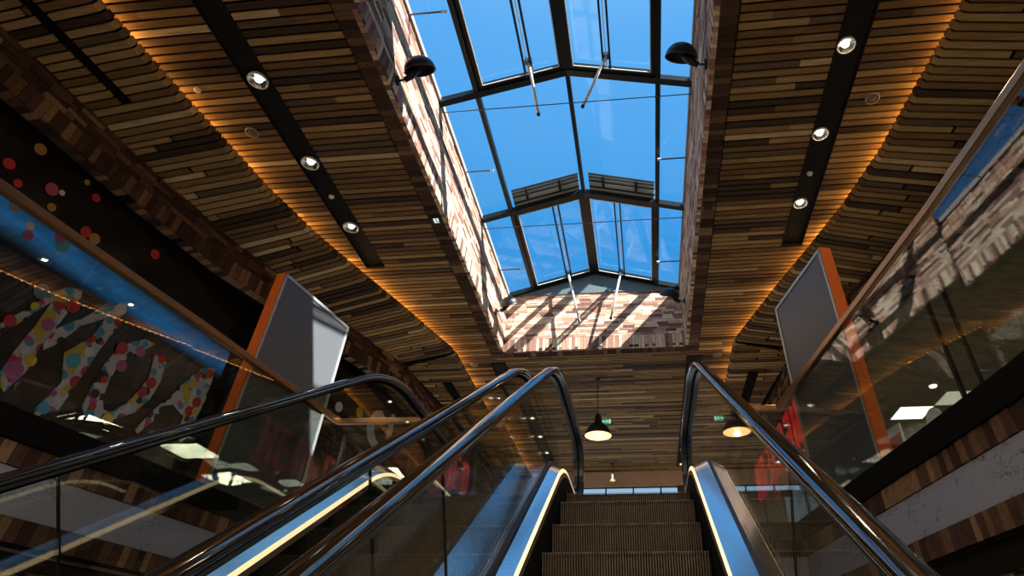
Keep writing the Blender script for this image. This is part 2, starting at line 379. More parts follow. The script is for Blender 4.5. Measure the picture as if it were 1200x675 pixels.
# ------------------------------------------------------------------ wall spotlights on the brick reveals
def wall_lamp(side, y, z, label):
    sx = 1 if side == 0 else -1; X = SXL if side == 0 else SXR
    t = thing('wall_spotlight', label, 'wall lamp', (X,y,z), 'black spotlights on the skylight walls')
    mb = MB(); mb.box(min(X+.002*sx,X+.03*sx),max(X+.002*sx,X+.03*sx),y-.035,y+.035,z-.05,z+.05); part(mb,'mounting_plate',BLACK,t)
    mb = MB(); mb.tube([(X+.03*sx,y,z),(X+.10*sx,y,z+.01),(X+.12*sx,y+.005,z+.02)],.014,8); part(mb,'arm',STEELD,t,True)
    ax = Vector((.17*sx,.57,-.80)).normalized(); c = Vector((X+.285*sx,y-.045,z+.10)); R_ = .185; hgt = .17
    mb = MB(); mb.tube([(X+.10*sx,y,z),(X+.17*sx,y-.015,z+.035),tuple(c-Vector((.06*sx,0,0))+ax*(-.03))],[.034,.040,.075],16); part(mb,'lamp_neck',BLACK,t,True)
    mb = MB(); pr = [(R_*math.cos(a_),-hgt*math.sin(a_)*1.0) for a_ in [math.pi/2*k/9 for k in range(9,-1,-1)]]
    pr = [(max(r_,.001),tt) for r_,tt in pr]+[(R_+.004,.004),(R_-.008,.004)]+[((R_-.012)*math.cos(a_)+.0005,-(hgt-.012)*math.sin(a_)) for a_ in [math.pi/2*k/9 for k in range(0,10)]]
    mb.lathe(c,ax,pr,32); part(mb,'lamp_shade',BLACK,t,True)
    return t
wall_lamp(0,3.99,5.97,'black bell spotlight on the left sunlit brick wall, the one nearer the viewer')
wall_lamp(0,9.32,6.14,'black bell spotlight on the left brick wall near the sunlit back corner')
wall_lamp(1,4.06,5.91,'black bell spotlight on the right brick wall, the one nearer the viewer')
wall_lamp(1,9.37,6.20,'black bell spotlight on the right brick wall near the back corner')

# ------------------------------------------------------------------ outer slatted soffits with glowing cove edge
def arc_pts(tab, y0, y1, step):
    P = []; y = y0
    while y <= y1+1e-6: P.append(Vector((interp(tab,y), y))); y += step
    return P
def soffit(side):
    mx = (lambda x: x) if side == 0 else (lambda x: XM-x)
    P = arc_pts(COVL,-1.0,9.95,.01); s = 0; st = [(P[0],P[0])]; last = P[0]; acc = 0; stations = []
    acc = 0
    for a, b in zip(P,P[1:]):
        acc += (b-a).length
        if acc >= PITCH: stations.append(b); acc -= PITCH
    def outer(p, i):
        y = p.y; k = 14
        a = Vector((interp(COVL,y-.35),y-.35)); b = Vector((interp(COVL,min(y+.35,9.95)),min(y+.35,9.95))); t = (b-a).normalized(); n = Vector((-t.y,t.x))
        lo, hi = 0., 3.
        for _ in range(30):
            m = (lo+hi)/2; q = p+n*m
            if q.x > interp(OUTL,q.y): lo = m
            else: hi = m
        return p+n*lo
    mb = MB(); st = [(p,outer(p,0)) for p in stations]+[(Vector(KI),Vector(KO))]
    T = .026; G = .025; ends = []
    def slat(a,b,c,d,k,bev=True):        # a,b inner edge (near, far) ; c,d outer (far, near); plan points
        # flat board
        ia = a+(d-a).normalized()*.045; ib = b+(c-b).normalized()*.045
        f = lambda p,z: (mx(p.x),p.y,z)
        mb.hexa([f(ia,SOF),f(ib,SOF),f(c,SOF),f(d,SOF)],[f(ia,SOF+T),f(ib,SOF+T),f(c,SOF+T),f(d,SOF+T)],k[0])
        if bev:
            mb.hexa([f(ia,SOF),f(ib,SOF),f(ib,SOF+T),f(ia,SOF+T)],[f(a,SOF+.045),f(b,SOF+.045),f(b+(c-b).normalized()*.03,SOF+.055),f(a+(d-a).normalized()*.03,SOF+.055)],k[0])
            mb.hexa([f(a,SOF+.045),f(b,SOF+.045),f(b+(c-b).normalized()*.03,SOF+.045),f(a+(d-a).normalized()*.03,SOF+.045)],[f(a,SOF+.09),f(b,SOF+.09),f(b+(c-b).normalized()*.03,SOF+.09),f(a+(d-a).normalized()*.03,SOF+.09)],k[0])
    for i in range(len(st)-1):
        (a,d),(b,c) = st[i],st[i+1]; L = (b-a).length; g = G/max(L,.05)
        a2 = a; b2 = a.lerp(b,1-g); d2 = d; c2 = d.lerp(c,1-g)
        if (b2-a2).length < .03: continue
        k = rw()
        gap = (-.0,) ; cutY = a.y < 3.66 and side == 0   # black track slot in the near part
        u = rnd.uniform(.3,.9); k2 = rw() if rnd.random() < .35 else k
        seg = [(0,u,k),(u,1,k2)] if k2 != k else [(0,1,k)]
        if cutY:
            s2 = []
            for p,q,kk in seg:
                for r0,r1 in ((0,.50),(.60,1)):
                    x0,x1 = max(p,r0),min(q,r1)
                    if x1-x0 > .01: s2.append((x0,x1,kk))
            seg = s2
        for p,q,kk in seg:
            slat(a2.lerp(d2,p),b2.lerp(c2,p),b2.lerp(c2,q),a2.lerp(d2,q),[kk],p==0)
    # far part: slats parallel to the landing
    y = KI[1]+.02
    while y < YE:
        y1 = y+PITCH-G
        def left(yy): 
            if yy < KO[1]: return KI[0]+(KO[0]-KI[0])*(yy-KI[1])/(KO[1]-KI[1])
            return KO[0]+(XO2-KO[0])*min(1,(yy-KO[1])/3.2)
        xo0, xo1 = left(y)+.01, left(y1)+.01; x = XC2
        ca = []
        if 11.08 < y < 13.9 or 15.0 < y < 17.5: ca = [(-4.17,-3.99)]
        segs = []; p = x; 
        while p > min(xo0,xo1)+.02:
            q = max(min(xo0,xo1), p-rnd.uniform(.4,2.0)); segs.append((p,q,rw())); p = q
        for p,q,kk in segs:
            parts = [(p,q)]
            for c0,c1 in ca:
                nv = []
                for u,v in parts:
                    if v >= c1 or u <= c0: nv.append((u,v)); continue
                    if u > c1: nv.append((u,c1))
                    if v < c0: nv.append((c0,v))
                parts = nv
            for u,v in parts:
                if u-v < .01: continue
                v0 = max(v,xo0) if v < xo0 else v; v1 = max(v,xo1) if v < xo1 else v
                if u-v0 < .01 and u-v1 < .01: continue
                slat(Vector((u,y)),Vector((u,y1)),Vector((min(v1,u-.002),y1)),Vector((min(v0,u-.002),y)),[kk],u==XC2)
        y += PITCH
    o = struct(mb.build('ceiling_soffit', WOOD))
    # dark backing just above the boards, set back to leave the light slot
    mb = MB(); Q = [(p+(q-p).normalized()*.034,q+(q-p).normalized()*.25) for p,q in st]+[(Vector((XC2-.034,YE)),Vector((XO2-.3,YE)))]
    for (a,d),(b,c) in zip(Q,Q[1:]):
        f = lambda p,z: (mx(p.x),p.y,z)
        mb.hexa([f(a,SOF+.045),f(b,SOF+.045),f(c,SOF+.045),f(d,SOF+.045)],[f(a,SOF+.06),f(b,SOF+.06),f(c,SOF+.06),f(d,SOF+.06)])
    for (a,d),(b,c) in zip(Q,Q[1:]):
        a1 = a+(d-a).normalized()*.008; b1 = b+(c-b).normalized()*.008; f = lambda p,z: (mx(p.x),p.y,z)
        mb.hexa([f(a,SOF+.05),f(b,SOF+.05),f(b1,SOF+.05),f(a1,SOF+.05)],[f(a,SOF+.088),f(b,SOF+.088),f(b1,SOF+.088),f(a1,SOF+.088)])
    struct(mb.build('ceiling_soffit_backing', MATTE))
    # led cove line lying on the soffit edge
    mb = MB(); E_ = [p for i,(p,q) in enumerate(st) if i % 3 == 0]+[Vector(KI),Vector((XC2,YE-.1))]
    D_ = [(q-p).normalized() for i,(p,q) in enumerate(st) if i % 3 == 0]+[Vector((-1,.2)).normalized(),Vector((-1,0))]
    for k in range(len(E_)-1):
        a, b = E_[k]+D_[k]*.11, E_[k+1]+D_[k+1]*.11
        mb.face([(mx(a.x),a.y,SOF+.075),(mx(b.x),b.y,SOF+.075),(mx(b.x),b.y,SOF+.145),(mx(a.x),a.y,SOF+.145)])
    o = mb.build('cove_light', COVE, recalc=False)
    tag(o, 'long amber light line hidden behind the edge of the %s timber soffit' % ('left' if side==0 else 'right'), 'cove light', 'amber cove lights')
    return st
ST_L = soffit(0); soffit(1)

# ------------------------------------------------------------------ brick bulkheads and shop fronts under the soffit edge
def bulkhead(side):
    mx = (lambda x: x) if side == 0 else (lambda x: XM-x)
    pts = [Vector((x,y)) for y,x in OUTL if y < 10.3]+[Vector(KO),Vector((XO2-.15,13.6)),Vector((XO2-.15,YE))]
    ZB, ZT = 5.06, SOF+.05; mb = MB(); core = MB(); carry = 0
    for a, b in zip(pts,pts[1:]):
        d = (b-a); W = d.length; d.normalize(); n = Vector((d.y,-d.x))      # n faces the void (+x on the left)
        def bk(u0,u1,z0,z1,o0,o1,k):
            f = lambda u,o,z: (mx((a+d*u+n*o).x),(a+d*u+n*o).y,z)
            mb.hexa([f(u0,o0,z0),f(u1,o0,z0),f(u1,o1,z0),f(u0,o1,z0)],[f(u0,o0,z1),f(u1,o0,z1),f(u1,o1,z1),f(u0,o1,z1)],k)
        u = 0
        while u < W-.005:                                       # soldier course, stepping proud
            e = min(W,u+.085*rnd.uniform(.8,1.25)); k = rnd.choices(range(5),[3,4,4,3,4])[0]
            bk(u+.004,e-.004,ZB,ZB+.23,-.02,.0+rnd.choice((0,0,.015)),k)
            if rnd.random() < .95: bk(u+.004,e-.004,ZB-.012,ZB+.04,-.16,-.02,rnd.choices(range(5),[4,3,3,3,3])[0])
            u = e
        z = ZB+.235; r = 0
        while z < ZT:
            u = -rnd.uniform(0,.3)
            while u < W-.005:
                e = min(W,u+rnd.uniform(.2,.42)); s_ = max(0,u)
                if e-s_ > .01: bk(s_+.004,e-.004,z,min(z+.062,ZT),-.05,rnd.choice((-.01,0,0,.02)),rnd.choices(range(5),[3,4,5,2,4])[0])
                u = e
            z += .07
        f = lambda u,o,z: (mx((a+d*u+n*o).x),(a+d*u+n*o).y,z)
        core.hexa([f(-.03,-.2,ZB+.0),f(W+.03,-.2,ZB),f(W+.03,-.012,ZB),f(-.03,-.012,ZB)],[f(-.03,-.2,6),f(W+.03,-.2,6),f(W+.03,-.012,6),f(-.03,-.012,6)])
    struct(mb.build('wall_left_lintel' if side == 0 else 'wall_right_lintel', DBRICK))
    struct(core.build('wall_left_lintel_core' if side == 0 else 'wall_right_lintel_core', MATTE))
bulkhead(0); bulkhead(1)
SHOP = [(-6.98,-1.0),(-6.62,2.8),(-6.172,7.41),(-5.88,7.42),(-5.0,10.7),(-4.75,13.6),(-4.75,17.9)]
def vplane(a, b):
    a = Vector(a); b = Vector(b); d = (b-a).normalized(); n = Vector((d.y,-d.x))
    return lambda u, z, o=0: ((a+d*u+n*o).x, (a+d*u+n*o).y, z)
mb = MB()
for a, b in zip(SHOP,SHOP[1:]):
    f = vplane(a,b); W = (Vector(b)-Vector(a)).length
    mb.hexa([f(0,FZ),f(W,FZ),f(W,FZ,-.1),f(0,FZ,-.1)],[f(0,5.2),f(W,5.2),f(W,5.2,-.1),f(0,5.2,-.1)])
struct(mb.build('wall_left', DARKW))
# --- confetti letters and dots on the left shop front
LET = {'M1':[(1.7,3.085),(1.829,3.346),(1.95,3.634),(2.049,3.774),(2.194,3.849),(2.226,3.766),(2.196,3.527),(2.146,3.022),(2.16,2.776),(2.084,2.504),(2.037,2.535),(1.953,2.672),(1.957,2.918),(1.99,3.228),(1.996,3.558),(1.873,3.273),(1.763,2.981)],
'M2':[(2.111,3.183),(2.242,3.396),(2.415,3.629),(2.532,3.873),(2.7,3.923),(2.799,3.752),(2.732,3.343),(2.701,2.913),(2.662,2.56),(2.521,2.454),(2.504,2.358),(2.48,2.372),(2.448,2.499),(2.543,2.838),(2.402,3.128),(2.583,3.438),(2.608,3.711),(2.4,3.474),(2.287,3.183),(2.193,3.047)],
'C':[(3.346,3.765),(3.197,3.753),(3.066,3.647),(2.927,3.468),(2.876,3.224),(2.869,2.927),(2.888,2.704),(2.968,2.61),(3.122,2.621),(3.325,2.724),(3.512,2.881),(3.63,3.118),(3.66,3.375),(3.618,3.627),(3.527,3.705),(3.45,3.70),(3.39,3.66),(3.435,3.57),(3.486,3.367),(3.452,3.201),(3.379,2.97),(3.249,2.787),(3.132,2.76),(3.052,2.876),(3.025,3.07),(3.033,3.287),(3.122,3.48),(3.249,3.626)],
'A':[(3.635,2.705),(3.722,2.958),(3.806,3.122),(3.922,3.326),(3.998,3.538),(4.146,3.775),(4.185,3.849),(4.39,3.957),(4.43,3.703),(4.45,3.424),(4.413,3.15),(4.44,2.95),(4.34,2.80),(4.25,2.95),(4.215,3.13),(3.993,3.203),(3.869,3.131),(3.808,2.886),(3.689,2.685)]}
def decal(name, poly, f, m, par, o0=.004, o1=.02):
    from mathutils.geometry import tessellate_polygon
    n = len(poly); tri = tessellate_polygon([[Vector((u,z,0)) for u,z in poly]])
    M = MB(); M.v = [tuple(f(u,z,o1)) for u,z in poly]+[tuple(f(u,z,o0)) for u,z in poly]
    M.f = [tuple(t) for t in tri]+[tuple(n+i for i in reversed(t)) for t in tri]+[(i,(i+1)%n,n+(i+1)%n,n+i) for i in range(n)]
    M.m = [0]*len(M.f)
    return M.build(name, m, par)
F1 = vplane((-6.62,2.8),(-6.27,6.4)); F2 = vplane((-6.0,6.95),(-5.0,10.7))
def circ(u, z, r, n=20): return [(u+r*math.cos(2*math.pi*k/n)*.95, z+r*math.sin(2*math.pi*k/n)) for k in range(n)]
dots = [(2.525,3.092,.083,'blue'),(2.206,3.624,.079,'red'),(2.711,3.903,.077,'white'),(2.086,3.302,.074,'purple'),(2.969,3.498,.079,'red'),(3.069,3.305,.075,'purple'),(3.202,3.581,.073,'purple'),(3.232,2.686,.069,'yellow'),(2.516,2.513,.062,'blue'),(1.75,3.148,.064,'red'),(2.634,3.261,.058,'white'),(2.043,2.732,.098,'purple'),(4.36,3.261,.057,'yellow'),(4.334,3.826,.067,'red'),(2.962,3.067,.046,'red'),(2.136,2.889,.062,'yellow'),(3.532,3.641,.06,'red'),(1.868,3.405,.044,'yellow')]
LW = {'M': ('M1','M2'), 'C': ('C',), 'A': ('A',)}
owner = lambda u: 'M' if u < 2.82 else ('C' if u < 3.66 else 'A')
txt = {'M':'big confetti letter M on the dark left shop front, nearest the photo edge','C':'big confetti letter C between the M and the A on the dark left shop front','A':'big confetti letter A beside the orange edged board on the dark left shop front'}
for k, polys in LW.items():
    us = [p[0] for q in polys for p in LET[q]]; b = F1(sum(us)/len(us),2.4)
    t = thing('window_letter', txt[k], 'letter', b, 'confetti letters on the left shop front')
    for q in polys: decal('letter_stroke', LET[q], F1, CONF, t)
    for u,z,r,c in dots:
        if owner(u) == k: decal('letter_dot', circ(u,z,r), F1, DOTC[c], t, .0205, .024)
ups = [(1.014,4.949,.068,'ochre'),(.88,4.573,.063,'red'),(1.05,4.449,.048,'red'),(1.337,4.639,.076,'pink'),(1.44,4.684,.034,'white'),(1.167,4.209,.055,'grey'),(1.382,4.128,.045,'white'),(1.42,4.03,.06,'purple'),(1.765,4.912,.054,'red'),(1.586,5.0,.036,'ochre'),(1.886,4.468,.071,'red'),(2.007,4.463,.071,'ochre'),(1.757,4.155,.085,'blue'),(1.692,4.235,.07,'purple'),(2.753,4.808,.07,'red'),(1.852,3.585,.087,'pale'),(1.444,4.462,.05,'ochre')]
duplab = ['mustard sticker highest and nearest the brick lintel','small red sticker high at the photo edge, above the rail','red sticker low by the rail, nearest the photo edge','big pink sticker touching a small whitish one, above the rail',
'tiny whitish sticker at the lower right of the big pink one','grey sticker just under the bronze rail near the photo edge','white sticker on top of the plum one under the rail','plum sticker hanging under a white one, below the rail',
'red sticker high near the brick lintel, right of the pink one','smallest mustard sticker, close under the brick lintel','red sticker overlapping a mustard one above the rail','mustard sticker overlapping a red one above the rail',
'large blue sticker under the rail, half covered by plum','plum sticker overlapping the large blue one under the rail','lone red sticker farthest along, above the rail','large pale blue sticker at the top of the letter M','dull mustard smear-like sticker between pink one and rail']
for i,(u,z,r,c) in enumerate(ups):
    o = decal('confetti_dot', circ(u,z,r), F1, DOTC[c], None, .004+.0012*(i%4)+.004, .0046+.0012*(i%4)+.004)
    tag(o, 'round '+duplab[i]+', left shop front' if len(duplab[i].split()) < 12 else duplab[i], 'sticker', 'confetti dots on the left shop front')
t = thing('window_letter','huge plain grey letter on the dark shop front behind the left escalator landing','letter',F2(3.8,3.8))
decal('letter_stroke',[(3.822,4.595),(3.604,4.651),(3.435,4.582),(3.329,4.416),(3.297,4.251),(3.434,4.064),(3.678,4.032),(3.914,3.904),(4.127,3.854),(4.308,3.762),(4.41,3.946),(4.225,4.008),(4.018,4.029),(3.734,4.142),(3.551,4.257),(3.545,4.408),(3.643,4.54)] if False else [(3.822,4.50),(3.604,4.651),(3.435,4.582),(3.329,4.40),(3.297,4.20),(3.40,4.0),(3.60,3.88),(3.85,3.80),(4.05,3.82),(4.03,3.95),(3.80,3.98),(3.60,4.08),(3.50,4.22),(3.50,4.38),(3.60,4.50)],F2,DOTC['white'],t)
decal('letter_stroke',[(3.912,4.70),(4.003,4.72),(4.03,4.42),(4.0,3.97),(3.9,3.99),(3.87,4.37)],F2,DOTC['white'],t,.0205,.034)
for (u,z,c,lb) in ((2.484,4.266,'white','pale oval sticker by the corner of the bronze landing rail'),(3.023,4.384,'yellow','yellow and blue oval sticker left of the huge grey letter')):
    o = decal('shop_sticker', circ(u,z,.09), F2, DOTC[c], None); tag(o, lb, 'sticker')

# blurred blue reflection over the letters, painted as an emissive band on the shop front
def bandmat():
    m = mat('blue_painted_reflection', (.01,.03,.06), .5); nt = m.node_tree; N = nt.nodes; L = nt.links; b = N['Principled BSDF']
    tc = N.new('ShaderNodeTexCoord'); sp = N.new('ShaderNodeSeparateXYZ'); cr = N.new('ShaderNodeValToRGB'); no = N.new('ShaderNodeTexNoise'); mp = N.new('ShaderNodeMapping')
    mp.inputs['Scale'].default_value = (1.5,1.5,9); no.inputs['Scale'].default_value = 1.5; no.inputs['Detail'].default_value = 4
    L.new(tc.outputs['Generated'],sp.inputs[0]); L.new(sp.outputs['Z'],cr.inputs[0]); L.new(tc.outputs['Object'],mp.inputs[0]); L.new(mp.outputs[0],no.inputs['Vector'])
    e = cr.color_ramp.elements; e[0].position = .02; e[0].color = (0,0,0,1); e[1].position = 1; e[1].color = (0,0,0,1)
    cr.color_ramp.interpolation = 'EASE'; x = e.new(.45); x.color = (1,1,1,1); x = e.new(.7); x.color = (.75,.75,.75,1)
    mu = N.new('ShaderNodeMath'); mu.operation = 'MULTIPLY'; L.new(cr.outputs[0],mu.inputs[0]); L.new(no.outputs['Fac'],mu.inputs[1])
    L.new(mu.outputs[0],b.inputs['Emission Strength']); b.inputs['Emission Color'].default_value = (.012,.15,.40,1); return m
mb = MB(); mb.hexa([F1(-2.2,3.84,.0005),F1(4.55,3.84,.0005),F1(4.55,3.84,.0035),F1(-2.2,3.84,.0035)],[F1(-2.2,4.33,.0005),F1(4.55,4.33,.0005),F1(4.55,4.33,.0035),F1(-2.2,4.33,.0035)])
tag(mb.build('painted_reflection_band', bandmat()),'soft blue reflection painted as a glowing band over the confetti letters, left shop front','painted reflection')
# right shop front: clear panes, mullions, lit shop behind
mxp = lambda p: (XM-p[0], p[1])
for i,(a,b) in enumerate(zip(SHOP,SHOP[1:])):
    A, B = Vector(mxp(a)), Vector(mxp(b)); d = (B-A); W = d.length; d.normalize(); n = Vector((-d.y,d.x))
    f = lambda u,z,o=0: ((A+d*u+n*o).x,(A+d*u+n*o).y,z)
    w = struct(bpy.data.objects.new('window_2', None)); C.objects.link(w); w.location = (A.x,A.y,FZ+ZO)
    mb = MB(); mb.hexa([f(0,FZ),f(W,FZ),f(W,FZ,-.012),f(0,FZ,-.012)],[f(0,5.0),f(W,5.0),f(W,5.0,-.012),f(0,5.0,-.012)]); mb.build('shop_pane',GLASS,w)
    mb = MB()
    for u in [0]+([W/2] if W > 2 else []):
        mb.hexa([f(u-.02,FZ,.02),f(u+.02,FZ,.02),f(u+.02,FZ,-.04),f(u-.02,FZ,-.04)],[f(u-.02,5.05,.02),f(u+.02,5.05,.02),f(u+.02,5.05,-.04),f(u-.02,5.05,-.04)])
    mb.build('mullion',BLACK,w)
mb = MB()
for a,b in zip(SHOP,SHOP[1:]):
    A, B = mxp(a), mxp(b); mb.hexa([(A[0]+.02,A[1],4.95),(8.6,A[1],4.95),(8.6,B[1],4.95),(B[0]+.02,B[1],4.95)],[(A[0]+.02,A[1],5.0),(8.6,A[1],5.0),(8.6,B[1],5.0),(B[0]+.02,B[1],5.0)])
struct(mb.build('ceiling_shop',SHOPC))
mb = MB(); mb.box(8.5,8.6,-1,YE,FZ,5.0); struct(mb.build('wall_right',DARKW))
tl = [(5.26,11.68,TILE,'bright square ceiling light in the right shop, beside the round sale sign'),(5.9,11.0,TILED,'dim square ceiling light in the right shop, nearest the glass'),(5.35,14.0,TILE,'square ceiling light deeper in the right shop past the orange edged board'),(6.6,8.6,TILE,'square ceiling light high in the right shop near the photo edge'),(4.75,15.4,TILE,'farthest square ceiling light in the right shop')]
for x,y,m,lb in tl:
    t = thing('ceiling_light_tile',lb,'ceiling light',(x+.32,y+.32,4.93),'square shop ceiling lights')
    mb = MB(); mb.box(x,x+.64,y,y+.64,4.935,4.949); part(mb,'diffuser',m,t)
    mb = MB(); 
    for q in ((x-.02,x+.66,y-.02,y),(x-.02,x+.66,y+.64,y+.66),(x-.02,x,y,y+.64),(x+.64,x+.66,y,y+.64)): mb.box(q[0],q[1],q[2],q[3],4.93,4.949)
    part(mb,'frame',GREYE,t)
for x,y,lb in ((5.55,10.75,'small round spotlight in the right shop ceiling above the square light'),(4.95,14.85,'small round spotlight in the right shop ceiling past the board')):
    mb = MB(); mb.lathe((x,y,4.92),(0,0,1),[(.001,0),(.06,0),(.07,.012),(.07,.029)],16); tag(mb.build('shop_spotlight',BULBL),lb,'spotlight')
# sale signs standing behind the right shop glass
RA, RB = Vector((4.28,6.9)), Vector((3.28,10.7)); dR = (RB-RA).normalized(); nR = Vector((-dR.y,dR.x))
fR = lambda u,z,o=0: ((RA+dR*u+nR*o).x,(RA+dR*u+nR*o).y,z)
def text(s, name, size, m, par, org, right, up, ext=.004):
    cu = bpy.data.curves.new(name,'FONT'); cu.body = s; cu.size = size; cu.extrude = ext; cu.align_x = 'CENTER'; cu.align_y = 'CENTER'
    o = bpy.data.objects.new(name,cu); C.objects.link(o)
    r = Vector(right).normalized(); u = Vector(up).normalized(); n = r.cross(u)
    M = Matrix((r,u,n)).transposed().to_4x4(); M.translation = Vector((org[0],org[1],org[2]+ZO))
    dg = bpy.context.evaluated_depsgraph_get(); me = bpy.data.meshes.new_from_object(o.evaluated_get(dg)); bpy.data.objects.remove(o)
    me.materials.clear(); me.materials.append(m); ob = bpy.data.objects.new(name,me); C.objects.link(ob)
    if par: ob.parent = par; ob.matrix_world = M; ob.matrix_parent_inverse = Matrix.Translation(-par.location); 
    else: ob.matrix_world = M
    if par: ob.matrix_basis = M
    return ob
t = thing('sale_sign','round white sale sign reading 20% in red behind the right shop glass','sign',fR(1.22,2.9,-.06))
decal('sign_disc',circ(1.22,3.22,.17,32),lambda u,z,o=0: fR(u,z,-.06-o),mat('sign_white',(.8,.8,.84),.5),t)
cc = fR(1.22,3.13,-.052); text('20%','sign_text',.15,RED,t,cc,(-dR.x,-dR.y,0),(0,0,1))
t = thing('sale_poster','red poster in a white frame beside the orange edged board in the right shop','poster',fR(2.1,2.85,-.06))
mb = MB(); mb.hexa([fR(1.9,2.9,-.06),fR(2.32,2.9,-.06),fR(2.32,2.9,-.04),fR(1.9,2.9,-.04)],[fR(1.9,3.45,-.06),fR(2.32,3.45,-.06),fR(2.32,3.45,-.04),fR(1.9,3.45,-.04)]); part(mb,'frame',WHITEP,t)
mb = MB(); mb.hexa([fR(1.93,2.93,-.04),fR(2.29,2.93,-.04),fR(2.29,2.93,-.036),fR(1.93,2.93,-.036)],[fR(1.93,3.32,-.04),fR(2.29,3.32,-.04),fR(2.29,3.32,-.036),fR(1.93,3.32,-.036)]); part(mb,'print',mat('poster_red',(.42,.02,.02),.5),t)
mb = MB()
for u0,u1,z0,z1 in ((2.0,2.06,2.97,3.04),(2.09,2.12,2.97,3.05),(2.15,2.2,2.97,3.03)): mb.hexa([fR(u0,z0,-.0355),fR(u1,z0,-.0355),fR(u1,z0,-.034),fR(u0,z0,-.034)],[fR(u0,z1,-.0355),fR(u1,z1,-.0355),fR(u1,z1,-.034),fR(u0,z1,-.034)])
part(mb,'white_marks',WHITEP,t)
# red tall lettering on the far right lintel side
t = thing('fascia_sign','tall red capital letters running along the right gallery towards the landing','sign',(2.75,12.6,3.9))
for i in range(7):
    y0 = 10.9+i*.62; xx = 3.02-.03*i
    pts = [[(0,0),(.09,0),(.09,1.)],[(.0,1.),(.09,1.)]][0]
    mb = MB(); k = i % 3
    mb.box(xx-.05,xx,y0,y0+.10,4.0,4.85)
    if k != 1: mb.box(xx-.05,xx,y0+.36,y0+.46,4.0,4.85)
    if k == 0: mb.box(xx-.05,xx,y0+.10,y0+.36,4.38,4.48)
    elif k == 1: mb.box(xx-.05,xx,y0+.10,y0+.40,4.0,4.1); mb.box(xx-.05,xx,y0+.10,y0+.36,4.38,4.48); mb.box(xx-.05,xx,y0+.10,y0+.40,4.75,4.85)
    else: mb.box(xx-.05,xx,y0+.10,y0+.36,4.75,4.85)
    part(mb,'letter',RED,t)

# ------------------------------------------------------------------ orange edged display boards
def board(a, b, zt, side):
    t = thing('display_board','tall grey display board with an orange front edge on the %s gallery' % ('left' if side==0 else 'right'),'board',((a[0]+b[0])/2,(a[1]+b[1])/2,FZ),'orange edged boards')
    A = Vector(a); B = Vector(b); d = (B-A).normalized(); n = Vector((d.y,-d.x))*(-1 if side == 0 else 1)   # away from void
    L = (B-A).length; f = lambda u,o,z: ((A+d*u+n*o).x,(A+d*u+n*o).y,z); Z0 = FZ+.01
    def bx(mb,u0,u1,o0,o1,z0,z1): mb.hexa([f(u0,o0,z0),f(u1,o0,z0),f(u1,o1,z0),f(u0,o1,z0)],[f(u0,o0,z1),f(u1,o0,z1),f(u1,o1,z1),f(u0,o1,z1)])
    mb = MB(); bx(mb,.006,L,.0,.10,Z0,zt); part(mb,'panel_body',GREYP,t)
    mb = MB(); bx(mb,-.012,.0055,-.004,.108,Z0,zt+.004); part(mb,'orange_edge',ORANGE,t)
    mb = MB(); w = .035; bx(mb,.006,L,-.01,-.0005,zt-w,zt); bx(mb,.006,L,-.01,-.0005,Z0,Z0+w); bx(mb,L-w,L,-.01,-.0005,Z0,zt); bx(mb,.006,.03,-.01,-.0005,Z0,zt); part(mb,'frame',GREYE,t)
board((-3.76,4.78),(-3.55,5.93),3.77,0)
board((1.86,4.73),(1.61,5.82),3.69,1)

# ------------------------------------------------------------------ gallery balustrades and slab edges
BAL_R = [(2.08,1.9),(1.965,3.04),(1.82,4.10),(1.67,5.16),(1.52,6.22)]
BAL_R = [(2.42,-1.0),(2.22,.6)]+BAL_R
BAL_L = [(-4.49,-1.0),(-4.27,.6),(-4.06,2.05),(-3.93,3.05),(-3.785,4.05),(-3.655,5.1),(-3.52,6.23)]
def balustrade(pts, label, landing):
    t = thing('balustrade',label,'balustrade',(pts[-1][0],pts[-1][1],FZ),'gallery glass balustrades')
    P = [Vector(p) for p in pts]; L_ = Vector(landing); full = P+[L_]
    mb = MB(); r = []
    for i,p in enumerate(full):
        d0 = (full[i]-full[i-1]).normalized() if i else (full[1]-full[0]).normalized()
        d1 = (full[i+1]-full[i]).normalized() if i < len(full)-1 else d0
        n0 = Vector((d0.y,-d0.x)); n1 = Vector((d1.y,-d1.x)); n = (n0+n1).normalized(); k = 1/max(.4,n.dot(n0))
        w = .03*k; r.append([(p.x-n.x*w,p.y-n.y*w,2.625),(p.x+n.x*w,p.y+n.y*w,2.625),(p.x+n.x*w,p.y+n.y*w,2.69),(p.x-n.x*w,p.y-n.y*w,2.69)])
    mb.rings(r); o = part(mb,'handrail',BRONZE,t)
    bv = o.modifiers.new('bevel','BEVEL'); bv.width = .008; bv.segments = 2
    for a,b in zip(full,full[1:]):
        d = (b-a).normalized(); n = Vector((d.y,-d.x)); a2 = a+d*.008; b2 = b-d*.008; T = .007
        mb = MB(); mb.hexa([(a2.x-n.x*T,a2.y-n.y*T,FZ+.01),(b2.x-n.x*T,b2.y-n.y*T,FZ+.01),(b2.x+n.x*T,b2.y+n.y*T,FZ+.01),(a2.x+n.x*T,a2.y+n.y*T,FZ+.01)],[(a2.x-n.x*T,a2.y-n.y*T,2.624),(b2.x-n.x*T,b2.y-n.y*T,2.624),(b2.x+n.x*T,b2.y+n.y*T,2.624),(a2.x+n.x*T,a2.y+n.y*T,2.624)])
        part(mb,'glass_panel',GLASSB,t)
    return t
balustrade(BAL_L,'bronze railed glass balustrade along the left gallery, ending at the landing',(-2.46,6.27))
balustrade(BAL_R,'bronze railed glass balustrade along the right gallery, ending at the landing',(.74,6.22))
